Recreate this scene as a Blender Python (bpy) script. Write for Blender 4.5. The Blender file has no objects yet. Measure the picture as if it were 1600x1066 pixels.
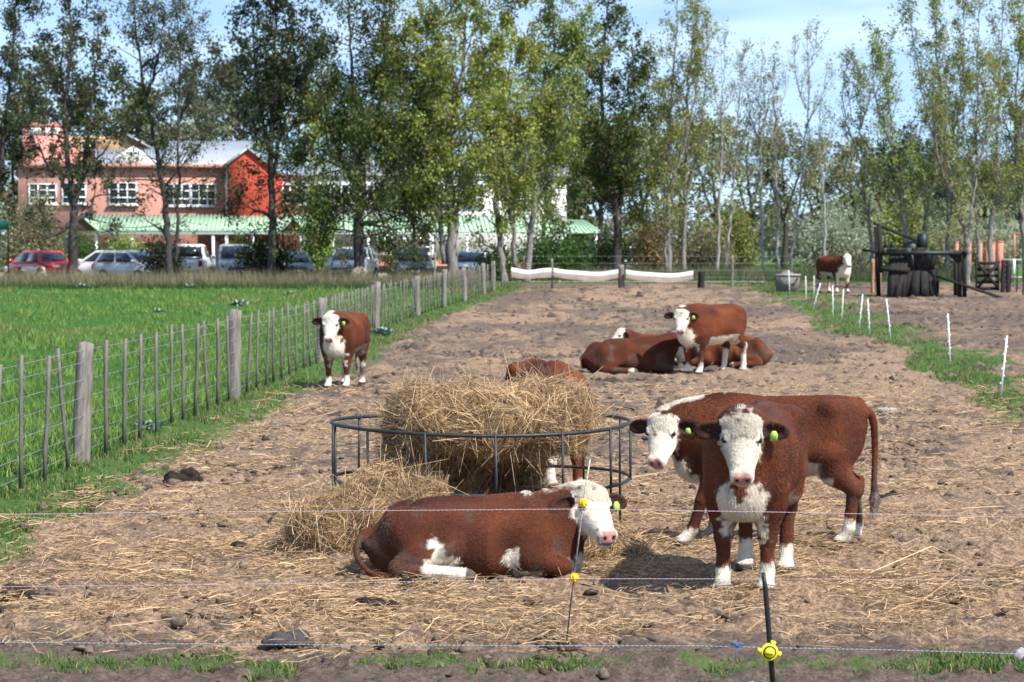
import bpy, math, random
import numpy as np
from mathutils import Vector, Matrix

random.seed(7)
rng = np.random.default_rng(11)
scene = bpy.context.scene
COL = scene.collection
PI = math.pi

# ------------------------------------------------------------------ camera, sky, sun, exposure
EYE = 2.15                 # eye height above the yard
FPX, CX, HY = 3700.0, 800.0, 382.0   # focal length and horizon measured on the photograph (1600 px wide)
PITCH = math.atan((533.0 - HY) / FPX)
cam_data = bpy.data.cameras.new('camera')
cam = bpy.data.objects.new('camera', cam_data)
COL.objects.link(cam)
cam.location = (0, 0, EYE)
cam.rotation_euler = (PI / 2 - PITCH, 0, 0)
cam_data.sensor_width = 36.0
cam_data.lens = 36.0 * FPX / 1600.0
cam_data.clip_start = 0.1
cam_data.clip_end = 9000.0
cam_data.dof.use_dof = True
cam_data.dof.focus_distance = 15.5
cam_data.dof.aperture_fstop = 6.3
scene.camera = cam

SUN_EL = math.radians(49)
SUN_DIR = Vector((math.cos(SUN_EL) * math.cos(math.radians(-42)), math.cos(SUN_EL) * math.sin(math.radians(-42)), math.sin(SUN_EL)))
world = bpy.data.worlds.new('World')
scene.world = world
world.use_nodes = True
wn, wl = world.node_tree.nodes, world.node_tree.links
wn.clear()
w_out = wn.new('ShaderNodeOutputWorld')
w_bg = wn.new('ShaderNodeBackground')
w_bg.inputs['Strength'].default_value = 0.135
w_sky = wn.new('ShaderNodeTexSky')
w_sky.sky_type = 'NISHITA'
w_sky.sun_disc = False
w_sky.sun_elevation = SUN_EL
w_sky.sun_rotation = math.atan2(SUN_DIR.x, SUN_DIR.y)
w_sky.altitude = 0
w_sky.air_density = 1.0
w_sky.dust_density = 0.3
w_sky.ozone_density = 2.2
# thin streaks of high cloud over the whole dome
w_tc = wn.new('ShaderNodeTexCoord')
w_map = wn.new('ShaderNodeMapping')
w_map.inputs['Scale'].default_value = (2.2, 2.2, 17.0)
w_noise = wn.new('ShaderNodeTexNoise')
w_noise.inputs['Scale'].default_value = 2.3
w_noise.inputs['Detail'].default_value = 7
w_noise.inputs['Roughness'].default_value = 0.55
w_ramp = wn.new('ShaderNodeMapRange')
w_ramp.inputs['From Min'].default_value = 0.42
w_ramp.inputs['From Max'].default_value = 0.80
w_ramp.inputs['To Max'].default_value = 0.42
w_mix = wn.new('ShaderNodeMix')
w_mix.data_type = 'RGBA'
w_mix.inputs['B'].default_value = (7.6, 8.6, 9.6, 1)
# a clear dry sky keeps its blue down to the horizon: look the sky model up a little higher than the view
w_lift = wn.new('ShaderNodeVectorMath'); w_lift.operation = 'MULTIPLY_ADD'
w_lift.inputs[1].default_value = (1, 1, 0.9); w_lift.inputs[2].default_value = (0, 0, 0.13)
w_norm = wn.new('ShaderNodeVectorMath'); w_norm.operation = 'NORMALIZE'
wl.new(w_tc.outputs['Generated'], w_lift.inputs[0]); wl.new(w_lift.outputs[0], w_norm.inputs[0]); wl.new(w_norm.outputs[0], w_sky.inputs['Vector'])
wl.new(w_tc.outputs['Generated'], w_map.inputs['Vector'])
wl.new(w_map.outputs['Vector'], w_noise.inputs['Vector'])
wl.new(w_noise.outputs['Fac'], w_ramp.inputs['Value'])
wl.new(w_ramp.outputs['Result'], w_mix.inputs['Factor'])
wl.new(w_sky.outputs['Color'], w_mix.inputs['A'])
wl.new(w_mix.outputs['Result'], w_bg.inputs['Color'])
wl.new(w_bg.outputs['Background'], w_out.inputs['Surface'])

sun_data = bpy.data.lights.new('sun', 'SUN')
sun_data.energy = 4.8
sun_data.angle = math.radians(0.53)
sun_data.color = (1.0, 0.955, 0.89)
sun = bpy.data.objects.new('sun', sun_data)
sun.rotation_euler = SUN_DIR.to_track_quat('Z', 'Y').to_euler()
COL.objects.link(sun)

scene.view_settings.view_transform = 'Standard'
scene.view_settings.look = 'None'
scene.view_settings.exposure = 0.7
scene.view_settings.gamma = 1.0
scene.view_settings.use_curve_mapping = False
scene.render.engine = 'CYCLES'
scene.cycles.max_bounces = 6
scene.cycles.transparent_max_bounces = 8
scene.cycles.use_denoising = True

# ------------------------------------------------------------------ numpy helpers
def hash01(ix, iy, iz, seed):
    h = (ix.astype(np.int64) * 374761393 + iy.astype(np.int64) * 668265263 + iz.astype(np.int64) * 2147483647 + seed * 974634777) & 0xFFFFFFFF
    h = ((h ^ (h >> 13)) * 1274126177) & 0xFFFFFFFF
    h = ((h ^ (h >> 16)) * 2246822519) & 0xFFFFFFFF
    return ((h ^ (h >> 15)) & 0xFFFFFF) / float(0xFFFFFF)

def noise3(p, seed=0):
    p = np.asarray(p, float)
    i = np.floor(p)
    f = p - i
    f = f * f * (3 - 2 * f)
    ix, iy, iz = i[..., 0], i[..., 1], i[..., 2]
    r = 0
    for a in (0, 1):
        for b in (0, 1):
            for c in (0, 1):
                w = (f[..., 0] if a else 1 - f[..., 0]) * (f[..., 1] if b else 1 - f[..., 1]) * (f[..., 2] if c else 1 - f[..., 2])
                r = r + w * hash01(ix + a, iy + b, iz + c, seed)
    return r

def noise2(x, y, seed=0):
    ix, iy = np.floor(x), np.floor(y)
    fx, fy = x - ix, y - iy
    fx = fx * fx * (3 - 2 * fx)
    fy = fy * fy * (3 - 2 * fy)
    z = np.zeros_like(ix)
    a = hash01(ix, iy, z, seed); b = hash01(ix + 1, iy, z, seed)
    c = hash01(ix, iy + 1, z, seed); d = hash01(ix + 1, iy + 1, z, seed)
    return (a * (1 - fx) + b * fx) * (1 - fy) + (c * (1 - fx) + d * fx) * fy

def fbm2(x, y, oct=4, seed=0, gain=0.5):
    s, a, t = 0, 1, 0
    for k in range(oct):
        s = s + a * noise2(x * 2 ** k + 17.3 * k, y * 2 ** k - 9.1 * k, seed + k)
        t += a
        a *= gain
    return s / t

def smooth(a, b, x):
    t = np.clip((x - a) / (b - a), 0, 1)
    return t * t * (3 - 2 * t)

def terrain(x, y):
    return 0.40 * float(smooth(62, 122, np.float64(y)))

def terrain_v(x, y):
    return 0.40 * smooth(62, 122, y)

CP, SP = math.cos(PITCH), math.sin(PITCH)
def at(px, py, D):
    a = (px - CX) / FPX
    b = (533.0 - py) / FPX
    dy, dz = CP + b * SP, -SP + b * CP
    return Vector((a * D / dy, D, EYE + dz * D / dy))

def ground_at(px, py):
    D = 40.0
    for _ in range(60):
        p = at(px, py, D)
        q = at(px, py, 1.0)
        slope = q.z - EYE
        D = D * 0.5 + 0.5 * min(400.0, (terrain(p.x, D) - EYE) / min(slope, -1e-4))
    p = at(px, py, D)
    return Vector((p.x, D, terrain(p.x, D)))

# ------------------------------------------------------------------ object helpers
def tag(o, label=None, cat=None, group=None, kind=None):
    if label: o['label'] = label
    if cat: o['category'] = cat
    if group: o['group'] = group
    if kind: o['kind'] = kind
    return o

def empty(name, loc, label=None, cat=None, group=None, rz=0.0):
    o = bpy.data.objects.new(name, None)
    o.empty_display_size = 0.2
    o.location = loc
    o.rotation_euler = (0, 0, rz)
    COL.objects.link(o)
    return tag(o, label, cat, group)

def link(name, me, parent=None, loc=None):
    o = bpy.data.objects.new(name, me)
    COL.objects.link(o)
    if parent is not None: o.parent = parent
    if loc is not None: o.location = loc
    return o

def copy_tree(o, parent=None):
    c = o.copy()
    COL.objects.link(c)
    c.parent = parent
    for ch in o.children:
        copy_tree(ch, c)
    return c

def mesh_np(name, V, F, mat, smooth_shade=False, attrs=None, mat_idx=None):
    """V (n,3); F list of int arrays (m,k) (k may differ per array)."""
    if not isinstance(F, (list, tuple)): F = [F]
    F = [np.asarray(f, np.int32) for f in F if len(f)]
    me = bpy.data.meshes.new(name)
    V = np.asarray(V, np.float32)
    me.vertices.add(len(V))
    me.vertices.foreach_set('co', V.ravel())
    loops = np.concatenate([f.ravel() for f in F])
    sizes = np.concatenate([np.full(len(f), f.shape[1], np.int32) for f in F])
    starts = np.concatenate([[0], np.cumsum(sizes)[:-1]]).astype(np.int32)
    me.loops.add(len(loops))
    me.loops.foreach_set('vertex_index', loops)
    me.polygons.add(len(sizes))
    me.polygons.foreach_set('loop_start', starts)
    if smooth_shade:
        me.polygons.foreach_set('use_smooth', np.ones(len(sizes), bool))
    if isinstance(mat, (list, tuple)):
        for m in mat: me.materials.append(m)
        if mat_idx is not None: me.polygons.foreach_set('material_index', np.asarray(mat_idx, np.int32))
    elif mat is not None:
        me.materials.append(mat)
    for k, v in (attrs or {}).items():
        v = np.asarray(v, np.float32)
        if v.ndim == 1:
            a = me.attributes.new(k, 'FLOAT', 'POINT'); a.data.foreach_set('value', v)
        else:
            if v.shape[1] == 3: v = np.concatenate([v, np.ones((len(v), 1), np.float32)], 1)
            a = me.attributes.new(k, 'FLOAT_COLOR', 'POINT'); a.data.foreach_set('color', v.ravel())
    me.update(calc_edges=True)
    return me

class Geo:
    """collects simple shapes; build() links them as ONE mesh object"""
    def __init__(self):
        self.V, self.F3, self.F4, self.n = [], [], [], 0
    def add(self, V, F):
        V = np.asarray(V, float); F = np.asarray(F, int)
        (self.F4 if F.shape[1] == 4 else self.F3).append(F + self.n)
        self.V.append(V); self.n += len(V)
        return self
    def box(self, c, s, rot=None, taper=1.0, bev=0.0):
        x, y, z = s[0] / 2, s[1] / 2, s[2] / 2
        P = np.array([[sx * x * (taper if sz > 0 else 1), sy * y * (taper if sz > 0 else 1), sz * z] for sz in (-1, 1) for sy in (-1, 1) for sx in (-1, 1)])
        if rot is not None: P = P @ np.array(rot.to_3x3() if hasattr(rot, 'to_3x3') else rot).T
        P = P + np.array(c)
        return self.add(P, [[0, 2, 3, 1], [4, 5, 7, 6], [0, 1, 5, 4], [2, 6, 7, 3], [0, 4, 6, 2], [1, 3, 7, 5]])
    def beam(self, a, b, w, h):
        """a board with a rectangular section from a to b"""
        a, b = Vector(a), Vector(b)
        d = b - a
        R = d.to_track_quat('Z', 'Y').to_matrix()
        return self.box((a + b) / 2, (w, h, d.length), R)
    def tube(self, pts, r, n=8, caps=True, closed=False):
        pts = np.asarray([tuple(p) for p in pts], float)
        m = len(pts)
        r = np.full(m, r, float) if np.isscalar(r) else np.asarray(r, float)
        if closed:
            t = np.roll(pts, -1, 0) - np.roll(pts, 1, 0)
        else:
            t = np.gradient(pts, axis=0)
        t /= np.linalg.norm(t, axis=1)[:, None] + 1e-12
        ref = np.array([0, 0, 1.0]) if abs(t[:, 2]).mean() < 0.8 else np.array([1.0, 0, 0])
        u = np.cross(t, ref); u /= np.linalg.norm(u, axis=1)[:, None] + 1e-9
        v = np.cross(t, u)
        a = np.arange(n) * 2 * PI / n
        P = pts[:, None] + r[:, None, None] * (np.cos(a)[None, :, None] * u[:, None] + np.sin(a)[None, :, None] * v[:, None])
        idx = np.arange(m * n).reshape(m, n)
        A = idx if closed else idx[:-1]
        B = np.roll(idx, -1, 0) if closed else idx[1:]
        F = np.stack([A, np.roll(A, -1, 1), np.roll(B, -1, 1), B], -1).reshape(-1, 4)
        base = self.n
        self.add(P.reshape(-1, 3), F)
        if caps and not closed:
            c = np.array([pts[0], pts[-1]])
            self.V.append(c); i0 = self.n; self.n += 2
            k = np.arange(n)
            self.F3.append(np.stack([np.full(n, i0), base + (k + 1) % n, base + k], -1))
            e = base + (m - 1) * n
            self.F3.append(np.stack([np.full(n, i0 + 1), e + k, e + (k + 1) % n], -1))
        return self
    def lathe(self, prof, n=20, c=(0, 0, 0), M=None):
        """prof: list of (radius, z)"""
        prof = np.asarray(prof, float)
        a = np.arange(n) * 2 * PI / n
        P = np.stack([prof[:, 0:1] * np.cos(a), prof[:, 0:1] * np.sin(a), np.repeat(prof[:, 1:2], n, 1)], -1)
        m = len(prof)
        idx = np.arange(m * n).reshape(m, n)
        F = np.stack([idx[:-1], np.roll(idx[:-1], -1, 1), np.roll(idx[1:], -1, 1), idx[1:]], -1).reshape(-1, 4)
        P = P.reshape(-1, 3)
        if M is not None: P = P @ np.array(M.to_3x3()).T
        return self.add(P + np.array(c), F)
    def poly(self, pts, thick):
        """a convex or simple outline pts (3d, planar) thickened along vector thick; fan about centroid"""
        P = np.asarray([tuple(p) for p in pts], float); k = len(P); th = np.asarray(thick, float)
        c = P.mean(0)
        V = np.concatenate([P, P + th, [c], [c + th]])
        i = np.arange(k); j = (i + 1) % k
        self.F3.append(self.n + np.stack([np.full(k, 2 * k), j, i], -1))
        self.F3.append(self.n + np.stack([np.full(k, 2 * k + 1), i + k, j + k], -1))
        return self.add(V, np.stack([i, j, j + k, i + k], -1))
    def mesh(self, name, mat, smooth_shade=False, attrs=None):
        F = []
        if self.F3: F.append(np.concatenate(self.F3))
        if self.F4: F.append(np.concatenate(self.F4))
        return mesh_np(name, np.concatenate(self.V), F, mat, smooth_shade, attrs)
    def build(self, name, mat, parent=None, smooth_shade=False, loc=None):
        return link(name, self.mesh(name, mat, smooth_shade), parent, loc)

# ------------------------------------------------------------------ material helpers
def srgb(r, g, b):
    f = lambda c: c / 12.92 if c <= 0.04045 else ((c + 0.055) / 1.055) ** 2.4
    return (f(r / 255), f(g / 255), f(b / 255), 1)

def new_mat(name, rough=0.8, spec=0.3, metallic=0.0):
    m = bpy.data.materials.new(name)
    m.use_nodes = True
    nt = m.node_tree
    b = nt.nodes['Principled BSDF']
    b.inputs['Roughness'].default_value = rough
    b.inputs['Specular IOR Level'].default_value = spec
    b.inputs['Metallic'].default_value = metallic
    return m, nt, b

def plain(name, col, rough=0.7, spec=0.3, metallic=0.0, var=0.25, scale=8.0, bump=0.0, stretch=(1, 1, 1)):
    """base colour broken up by noise (grain and wear), optional bump"""
    m, nt, b = new_mat(name, rough, spec, metallic)
    tc = nt.nodes.new('ShaderNodeTexCoord')
    mp = nt.nodes.new('ShaderNodeMapping'); mp.inputs['Scale'].default_value = stretch
    nz = nt.nodes.new('ShaderNodeTexNoise')
    nz.inputs['Scale'].default_value = scale; nz.inputs['Detail'].default_value = 6; nz.inputs['Roughness'].default_value = 0.65
    mr = nt.nodes.new('ShaderNodeMapRange')
    mr.inputs['From Min'].default_value = 0.3; mr.inputs['From Max'].default_value = 0.7
    mr.inputs['To Min'].default_value = 1 - var; mr.inputs['To Max'].default_value = 1 + var
    hs = nt.nodes.new('ShaderNodeHueSaturation')
    hs.inputs['Color'].default_value = tuple(col[:3]) + (1,)
    L = nt.links.new
    L(tc.outputs['Object'], mp.inputs['Vector']); L(mp.outputs['Vector'], nz.inputs['Vector'])
    L(nz.outputs['Fac'], mr.inputs['Value']); L(mr.outputs['Result'], hs.inputs['Value'])
    L(hs.outputs['Color'], b.inputs['Base Color'])
    if bump:
        bp = nt.nodes.new('ShaderNodeBump'); bp.inputs['Strength'].default_value = bump; bp.inputs['Distance'].default_value = 0.02
        L(nz.outputs['Fac'], bp.inputs['Height']); L(bp.outputs['Normal'], b.inputs['Normal'])
    return m

def attr_mat(name, attr, rough=0.8, spec=0.2, transl=0.0, noise=0.0, nscale=30.0):
    """base colour read from a colour attribute; translucency for leaves and blades"""
    m, nt, b = new_mat(name, rough, spec)
    at_ = nt.nodes.new('ShaderNodeAttribute'); at_.attribute_name = attr
    src = at_.outputs['Color']
    L = nt.links.new
    if noise:
        tc = nt.nodes.new('ShaderNodeTexCoord'); nz = nt.nodes.new('ShaderNodeTexNoise')
        nz.inputs['Scale'].default_value = nscale; nz.inputs['Detail'].default_value = 4
        mr = nt.nodes.new('ShaderNodeMapRange'); mr.inputs['From Min'].default_value = .3; mr.inputs['From Max'].default_value = .7
        mr.inputs['To Min'].default_value = 1 - noise; mr.inputs['To Max'].default_value = 1 + noise
        hs = nt.nodes.new('ShaderNodeHueSaturation')
        L(tc.outputs['Object'], nz.inputs['Vector']); L(nz.outputs['Fac'], mr.inputs['Value'])
        L(mr.outputs['Result'], hs.inputs['Value']); L(src, hs.inputs['Color'])
        src = hs.outputs['Color']
    L(src, b.inputs['Base Color'])
    if transl:
        tr = nt.nodes.new('ShaderNodeBsdfTranslucent')
        mx = nt.nodes.new('ShaderNodeMixShader'); mx.inputs['Fac'].default_value = transl
        L(src, tr.inputs['Color'])
        L(b.outputs['BSDF'], mx.inputs[1]); L(tr.outputs['BSDF'], mx.inputs[2])
        L(mx.outputs['Shader'], nt.nodes['Material Output'].inputs['Surface'])
    return m
# ------------------------------------------------------------------ cattle: one continuous body grown from a distance field
def unit(v):
    v = np.asarray(v, float)
    return v / (np.linalg.norm(v) + 1e-12)

def smin(a, b, k):
    h = np.maximum(k - np.abs(a - b), 0) / k
    return np.minimum(a, b) - h * h * k * 0.25

class RC:      # round cone
    def __init__(s, a, b, ra, rb, k=0.05, g='body'):
        s.a, s.b, s.ra, s.rb, s.k, s.g = np.asarray(a, float), np.asarray(b, float), ra, rb, k, g
    def bb(s):
        r = max(s.ra, s.rb)
        return np.minimum(s.a, s.b) - r, np.maximum(s.a, s.b) + r
    def d(s, P):
        ab = s.b - s.a
        h = np.clip(((P - s.a) @ ab) / (ab @ ab + 1e-12), 0, 1)
        return np.linalg.norm(P - s.a - h[..., None] * ab, axis=-1) - (s.ra + (s.rb - s.ra) * h)

class EL:      # ellipsoid in a frame (columns of R are its axes)
    def __init__(s, c, r, R=None, k=0.06, g='body'):
        s.c, s.r, s.R, s.k, s.g = np.asarray(c, float), np.asarray(r, float), np.eye(3) if R is None else np.asarray(R, float), k, g
    def bb(s):
        e = np.abs(s.R) @ s.r
        return s.c - e, s.c + e
    def d(s, P):
        q = (P - s.c) @ s.R
        k0 = np.linalg.norm(q / s.r, axis=-1)
        k1 = np.linalg.norm(q / (s.r * s.r), axis=-1)
        return k0 * (k0 - 1) / (k1 + 1e-9)

class LOFT:    # straight axis, table of (t, half width, top, bottom)
    def __init__(s, o, f, side, up, tab, n=2.3, k=0.06, g='body'):
        s.o, s.f, s.s, s.u, s.n, s.k, s.g = map(lambda v: v, (np.asarray(o, float), unit(f), unit(side), unit(up), n, k, g))
        tab = np.asarray(tab, float)
        tt = np.linspace(tab[0, 0], tab[-1, 0], 160)
        m = np.gradient(tab[:, 1:], tab[:, 0], axis=0)
        j = np.clip(np.searchsorted(tab[:, 0], tt, 'right') - 1, 0, len(tab) - 2)
        h = (tab[j + 1, 0] - tab[j, 0])
        q = ((tt - tab[j, 0]) / h)[:, None]; h = h[:, None]
        y = (2 * q**3 - 3 * q**2 + 1) * tab[j, 1:] + (q**3 - 2 * q**2 + q) * h * m[j] + (-2 * q**3 + 3 * q**2) * tab[j + 1, 1:] + (q**3 - q**2) * h * m[j + 1]
        y[:, 0] = np.maximum(y[:, 0], 0.012)
        s.t, s.y = tt, y
    def bb(s):
        w = s.y[:, 0].max(); lo, hi = s.y[:, 2].min(), s.y[:, 1].max()
        C = np.array([s.o + s.f * a + s.s * b + s.u * c for a in (s.t[0], s.t[-1]) for b in (-w, w) for c in (lo, hi)])
        return C.min(0), C.max(0)
    def d(s, P):
        q = P - s.o
        t, a, c = q @ s.f, np.abs(q @ s.s), q @ s.u
        tc = np.clip(t, s.t[0], s.t[-1])
        w = np.interp(tc, s.t, s.y[:, 0]); top = np.interp(tc, s.t, s.y[:, 1]); bot = np.interp(tc, s.t, s.y[:, 2])
        hh = np.maximum((top - bot) / 2, 0.012); cen = (top + bot) / 2
        r = ((a / w) ** s.n + (np.abs(c - cen) / hh) ** s.n) ** (1 / s.n)
        dd = (r - 1) * np.minimum(w, hh)
        return np.where(t == tc, dd, np.hypot(np.maximum(dd, 0), t - tc))

def mesh_field(prims, carves, vox, floor=None):
    lo = np.min([p.bb()[0] for p in prims], 0) - 3 * vox
    hi = np.max([p.bb()[1] for p in prims], 0) + 3 * vox
    n = np.ceil((hi - lo) / vox).astype(int) + 1
    ax = [lo[i] + np.arange(n[i]) * vox for i in range(3)]
    f = np.full(n, 1.0)
    def region(p, mg):
        a, b = p.bb()
        i0 = np.maximum(((a - mg - lo) / vox).astype(int), 0); i1 = np.minimum(((b + mg - lo) / vox).astype(int) + 2, n)
        G = np.stack(np.meshgrid(*[ax[i][i0[i]:i1[i]] for i in range(3)], indexing='ij'), -1)
        return tuple(slice(i0[i], i1[i]) for i in range(3)), G
    for p in prims:
        sl, G = region(p, 0.10)
        f[sl] = smin(f[sl], p.d(G), p.k)
    for p in carves:
        sl, G = region(p, 0.05)
        f[sl] = -smin(-f[sl], p.d(G), p.k)
    if floor is not None:
        f = np.maximum(f, (floor - ax[2])[None, None, :])
    ins = f < 0
    # surface nets
    c = np.zeros(n - 1, np.int8)
    for dx in (0, 1):
        for dy in (0, 1):
            for dz in (0, 1):
                c += ins[dx:n[0] - 1 + dx, dy:n[1] - 1 + dy, dz:n[2] - 1 + dz]
    act = (c > 0) & (c < 8)
    I = np.argwhere(act)
    acc = np.zeros((len(I), 3)); cnt = np.zeros(len(I))
    off = [(a, b, d) for a in (0, 1) for b in (0, 1) for d in (0, 1)]
    for o1 in off:
        for axn in range(3):
            if o1[axn]: continue
            o2 = list(o1); o2[axn] = 1
            A = I + np.array(o1); B = I + np.array(o2)
            fa = f[A[:, 0], A[:, 1], A[:, 2]]; fb = f[B[:, 0], B[:, 1], B[:, 2]]
            cr = (fa < 0) != (fb < 0)
            t = np.where(cr, fa / np.where(cr, fa - fb, 1), 0)
            acc += np.where(cr[:, None], A + t[:, None] * (B - A), 0); cnt += cr
    V = lo + vox * acc / cnt[:, None]
    idx = np.full(n - 1, -1, np.int64); idx[act] = np.arange(len(I))
    F = []
    for axn in range(3):
        sl_a = [slice(None)] * 3; sl_b = [slice(None)] * 3
        sl_a[axn] = slice(0, n[axn] - 1); sl_b[axn] = slice(1, n[axn])
        cr = ins[tuple(sl_a)] != ins[tuple(sl_b)]
        E = np.argwhere(cr)
        u, v = (axn + 1) % 3, (axn + 2) % 3
        E = E[(E[:, u] > 0) & (E[:, v] > 0) & (E[:, u] < n[u] - 1) & (E[:, v] < n[v] - 1)]
        def ci(du, dv):
            J = E.copy(); J[:, u] -= du; J[:, v] -= dv
            return idx[J[:, 0], J[:, 1], J[:, 2]]
        q = np.stack([ci(1, 1), ci(0, 1), ci(0, 0), ci(1, 0)], -1)
        inside_first = ins[E[:, 0], E[:, 1], E[:, 2]]
        q[~inside_first] = q[~inside_first][:, ::-1]
        F.append(q)
    F = np.concatenate(F)
    F = F[(F >= 0).all(1)]
    # two rounds of Taubin smoothing
    ed = np.concatenate([F[:, [0, 1]], F[:, [1, 2]], F[:, [2, 3]], F[:, [3, 0]]])
    deg = np.bincount(ed[:, 0], minlength=len(V)) + np.bincount(ed[:, 1], minlength=len(V))
    for lam in (0.5, -0.52, 0.5, -0.52):
        s = np.stack([np.bincount(ed[:, 0], V[ed[:, 1], i], len(V)) + np.bincount(ed[:, 1], V[ed[:, 0], i], len(V)) for i in range(3)], -1)
        V = V + lam * (s / np.maximum(deg, 1)[:, None] - V)
    return V, F

def vert_normals(V, F):
    a = np.cross(V[F[:, 2]] - V[F[:, 0]], V[F[:, 3]] - V[F[:, 1]])
    N = np.zeros_like(V)
    for k in range(4):
        for i in range(3): N[:, i] += np.bincount(F[:, k], a[:, i], len(V))
    return N / (np.linalg.norm(N, axis=1)[:, None] + 1e-12)

m_cow, nt, b = new_mat('cow_coat', 0.85, 0.15)
at_ = nt.nodes.new('ShaderNodeAttribute'); at_.attribute_name = 'coat'
tc = nt.nodes.new('ShaderNodeTexCoord'); nz = nt.nodes.new('ShaderNodeTexNoise'); nz.inputs['Scale'].default_value = 26; nz.inputs['Detail'].default_value = 4
mr = nt.nodes.new('ShaderNodeMapRange'); mr.inputs['From Min'].default_value = .3; mr.inputs['From Max'].default_value = .7; mr.inputs['To Min'].default_value = .88; mr.inputs['To Max'].default_value = 1.12
hs = nt.nodes.new('ShaderNodeHueSaturation'); bp = nt.nodes.new('ShaderNodeBump'); bp.inputs['Strength'].default_value = .5; bp.inputs['Distance'].default_value = .01
L = nt.links.new
L(tc.outputs['Object'], nz.inputs['Vector']); L(nz.outputs['Fac'], mr.inputs['Value']); L(mr.outputs['Result'], hs.inputs['Value'])
L(at_.outputs['Color'], hs.inputs['Color']); L(hs.outputs['Color'], b.inputs['Base Color']); L(nz.outputs['Fac'], bp.inputs['Height']); L(bp.outputs['Normal'], b.inputs['Normal'])
m_hair = attr_mat('cow_hair', 'coat', 0.42, 0.45)
m_eye = plain('cow_eye', (0.012, 0.008, 0.006), 0.12, 0.6, var=0.1)
m_tag = plain('ear_tag_plastic', (0.36, 0.58, 0.10), 0.45, 0.4, var=0.08)

RED = np.array([0.165, 0.046, 0.0160]); RED_D = np.array([0.068, 0.018, 0.0085]); WHITE = np.array([0.70, 0.63, 0.52])

def catmull(pts, m):
    pts = np.asarray(pts, float)
    P = np.concatenate([[2 * pts[0] - pts[1]], pts, [2 * pts[-1] - pts[-2]]])
    out = []
    for i in range(len(pts) - 1):
        t = np.linspace(0, 1, m, endpoint=(i == len(pts) - 2))[:, None]
        a, b, c, d = P[i:i + 4]
        out.append(0.5 * (2 * b + (c - a) * t + (2 * a - 5 * b + 4 * c - d) * t**2 + (3 * b - a - 3 * c + d) * t**3))
    return np.concatenate(out)

FRONT = [(.42, .62, .112), (.405, .52, .088), (.425, .335, .053), (.425, .29, .040), (.418, .125, .040), (.44, .065, .040), (.458, .03, .050)]
REAR = [(-.40, .66, .135), (-.44, .55, .098), (-.600, .41, .056), (-.585, .35, .043), (-.568, .125, .042), (-.545, .065, .041), (-.525, .03, .053)]

def stand_legs(front=((0, 0), (0, 0)), rear=((0, 0), (0, 0)), spread=0.155):
    """per leg: (forward swing of the hoof in m, outward swing)"""
    out = []
    for base, sw in ((FRONT, front), (REAR, rear)):
        for side, (dx, dy) in zip((1, -1), sw):
            chain = []
            z0 = base[0][1]
            for (x, z, r) in base:
                t = (z0 - z) / z0
                chain.append((x + dx * t, side * (spread + dy * t), z, r))
            out.append(chain)
    return out

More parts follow.
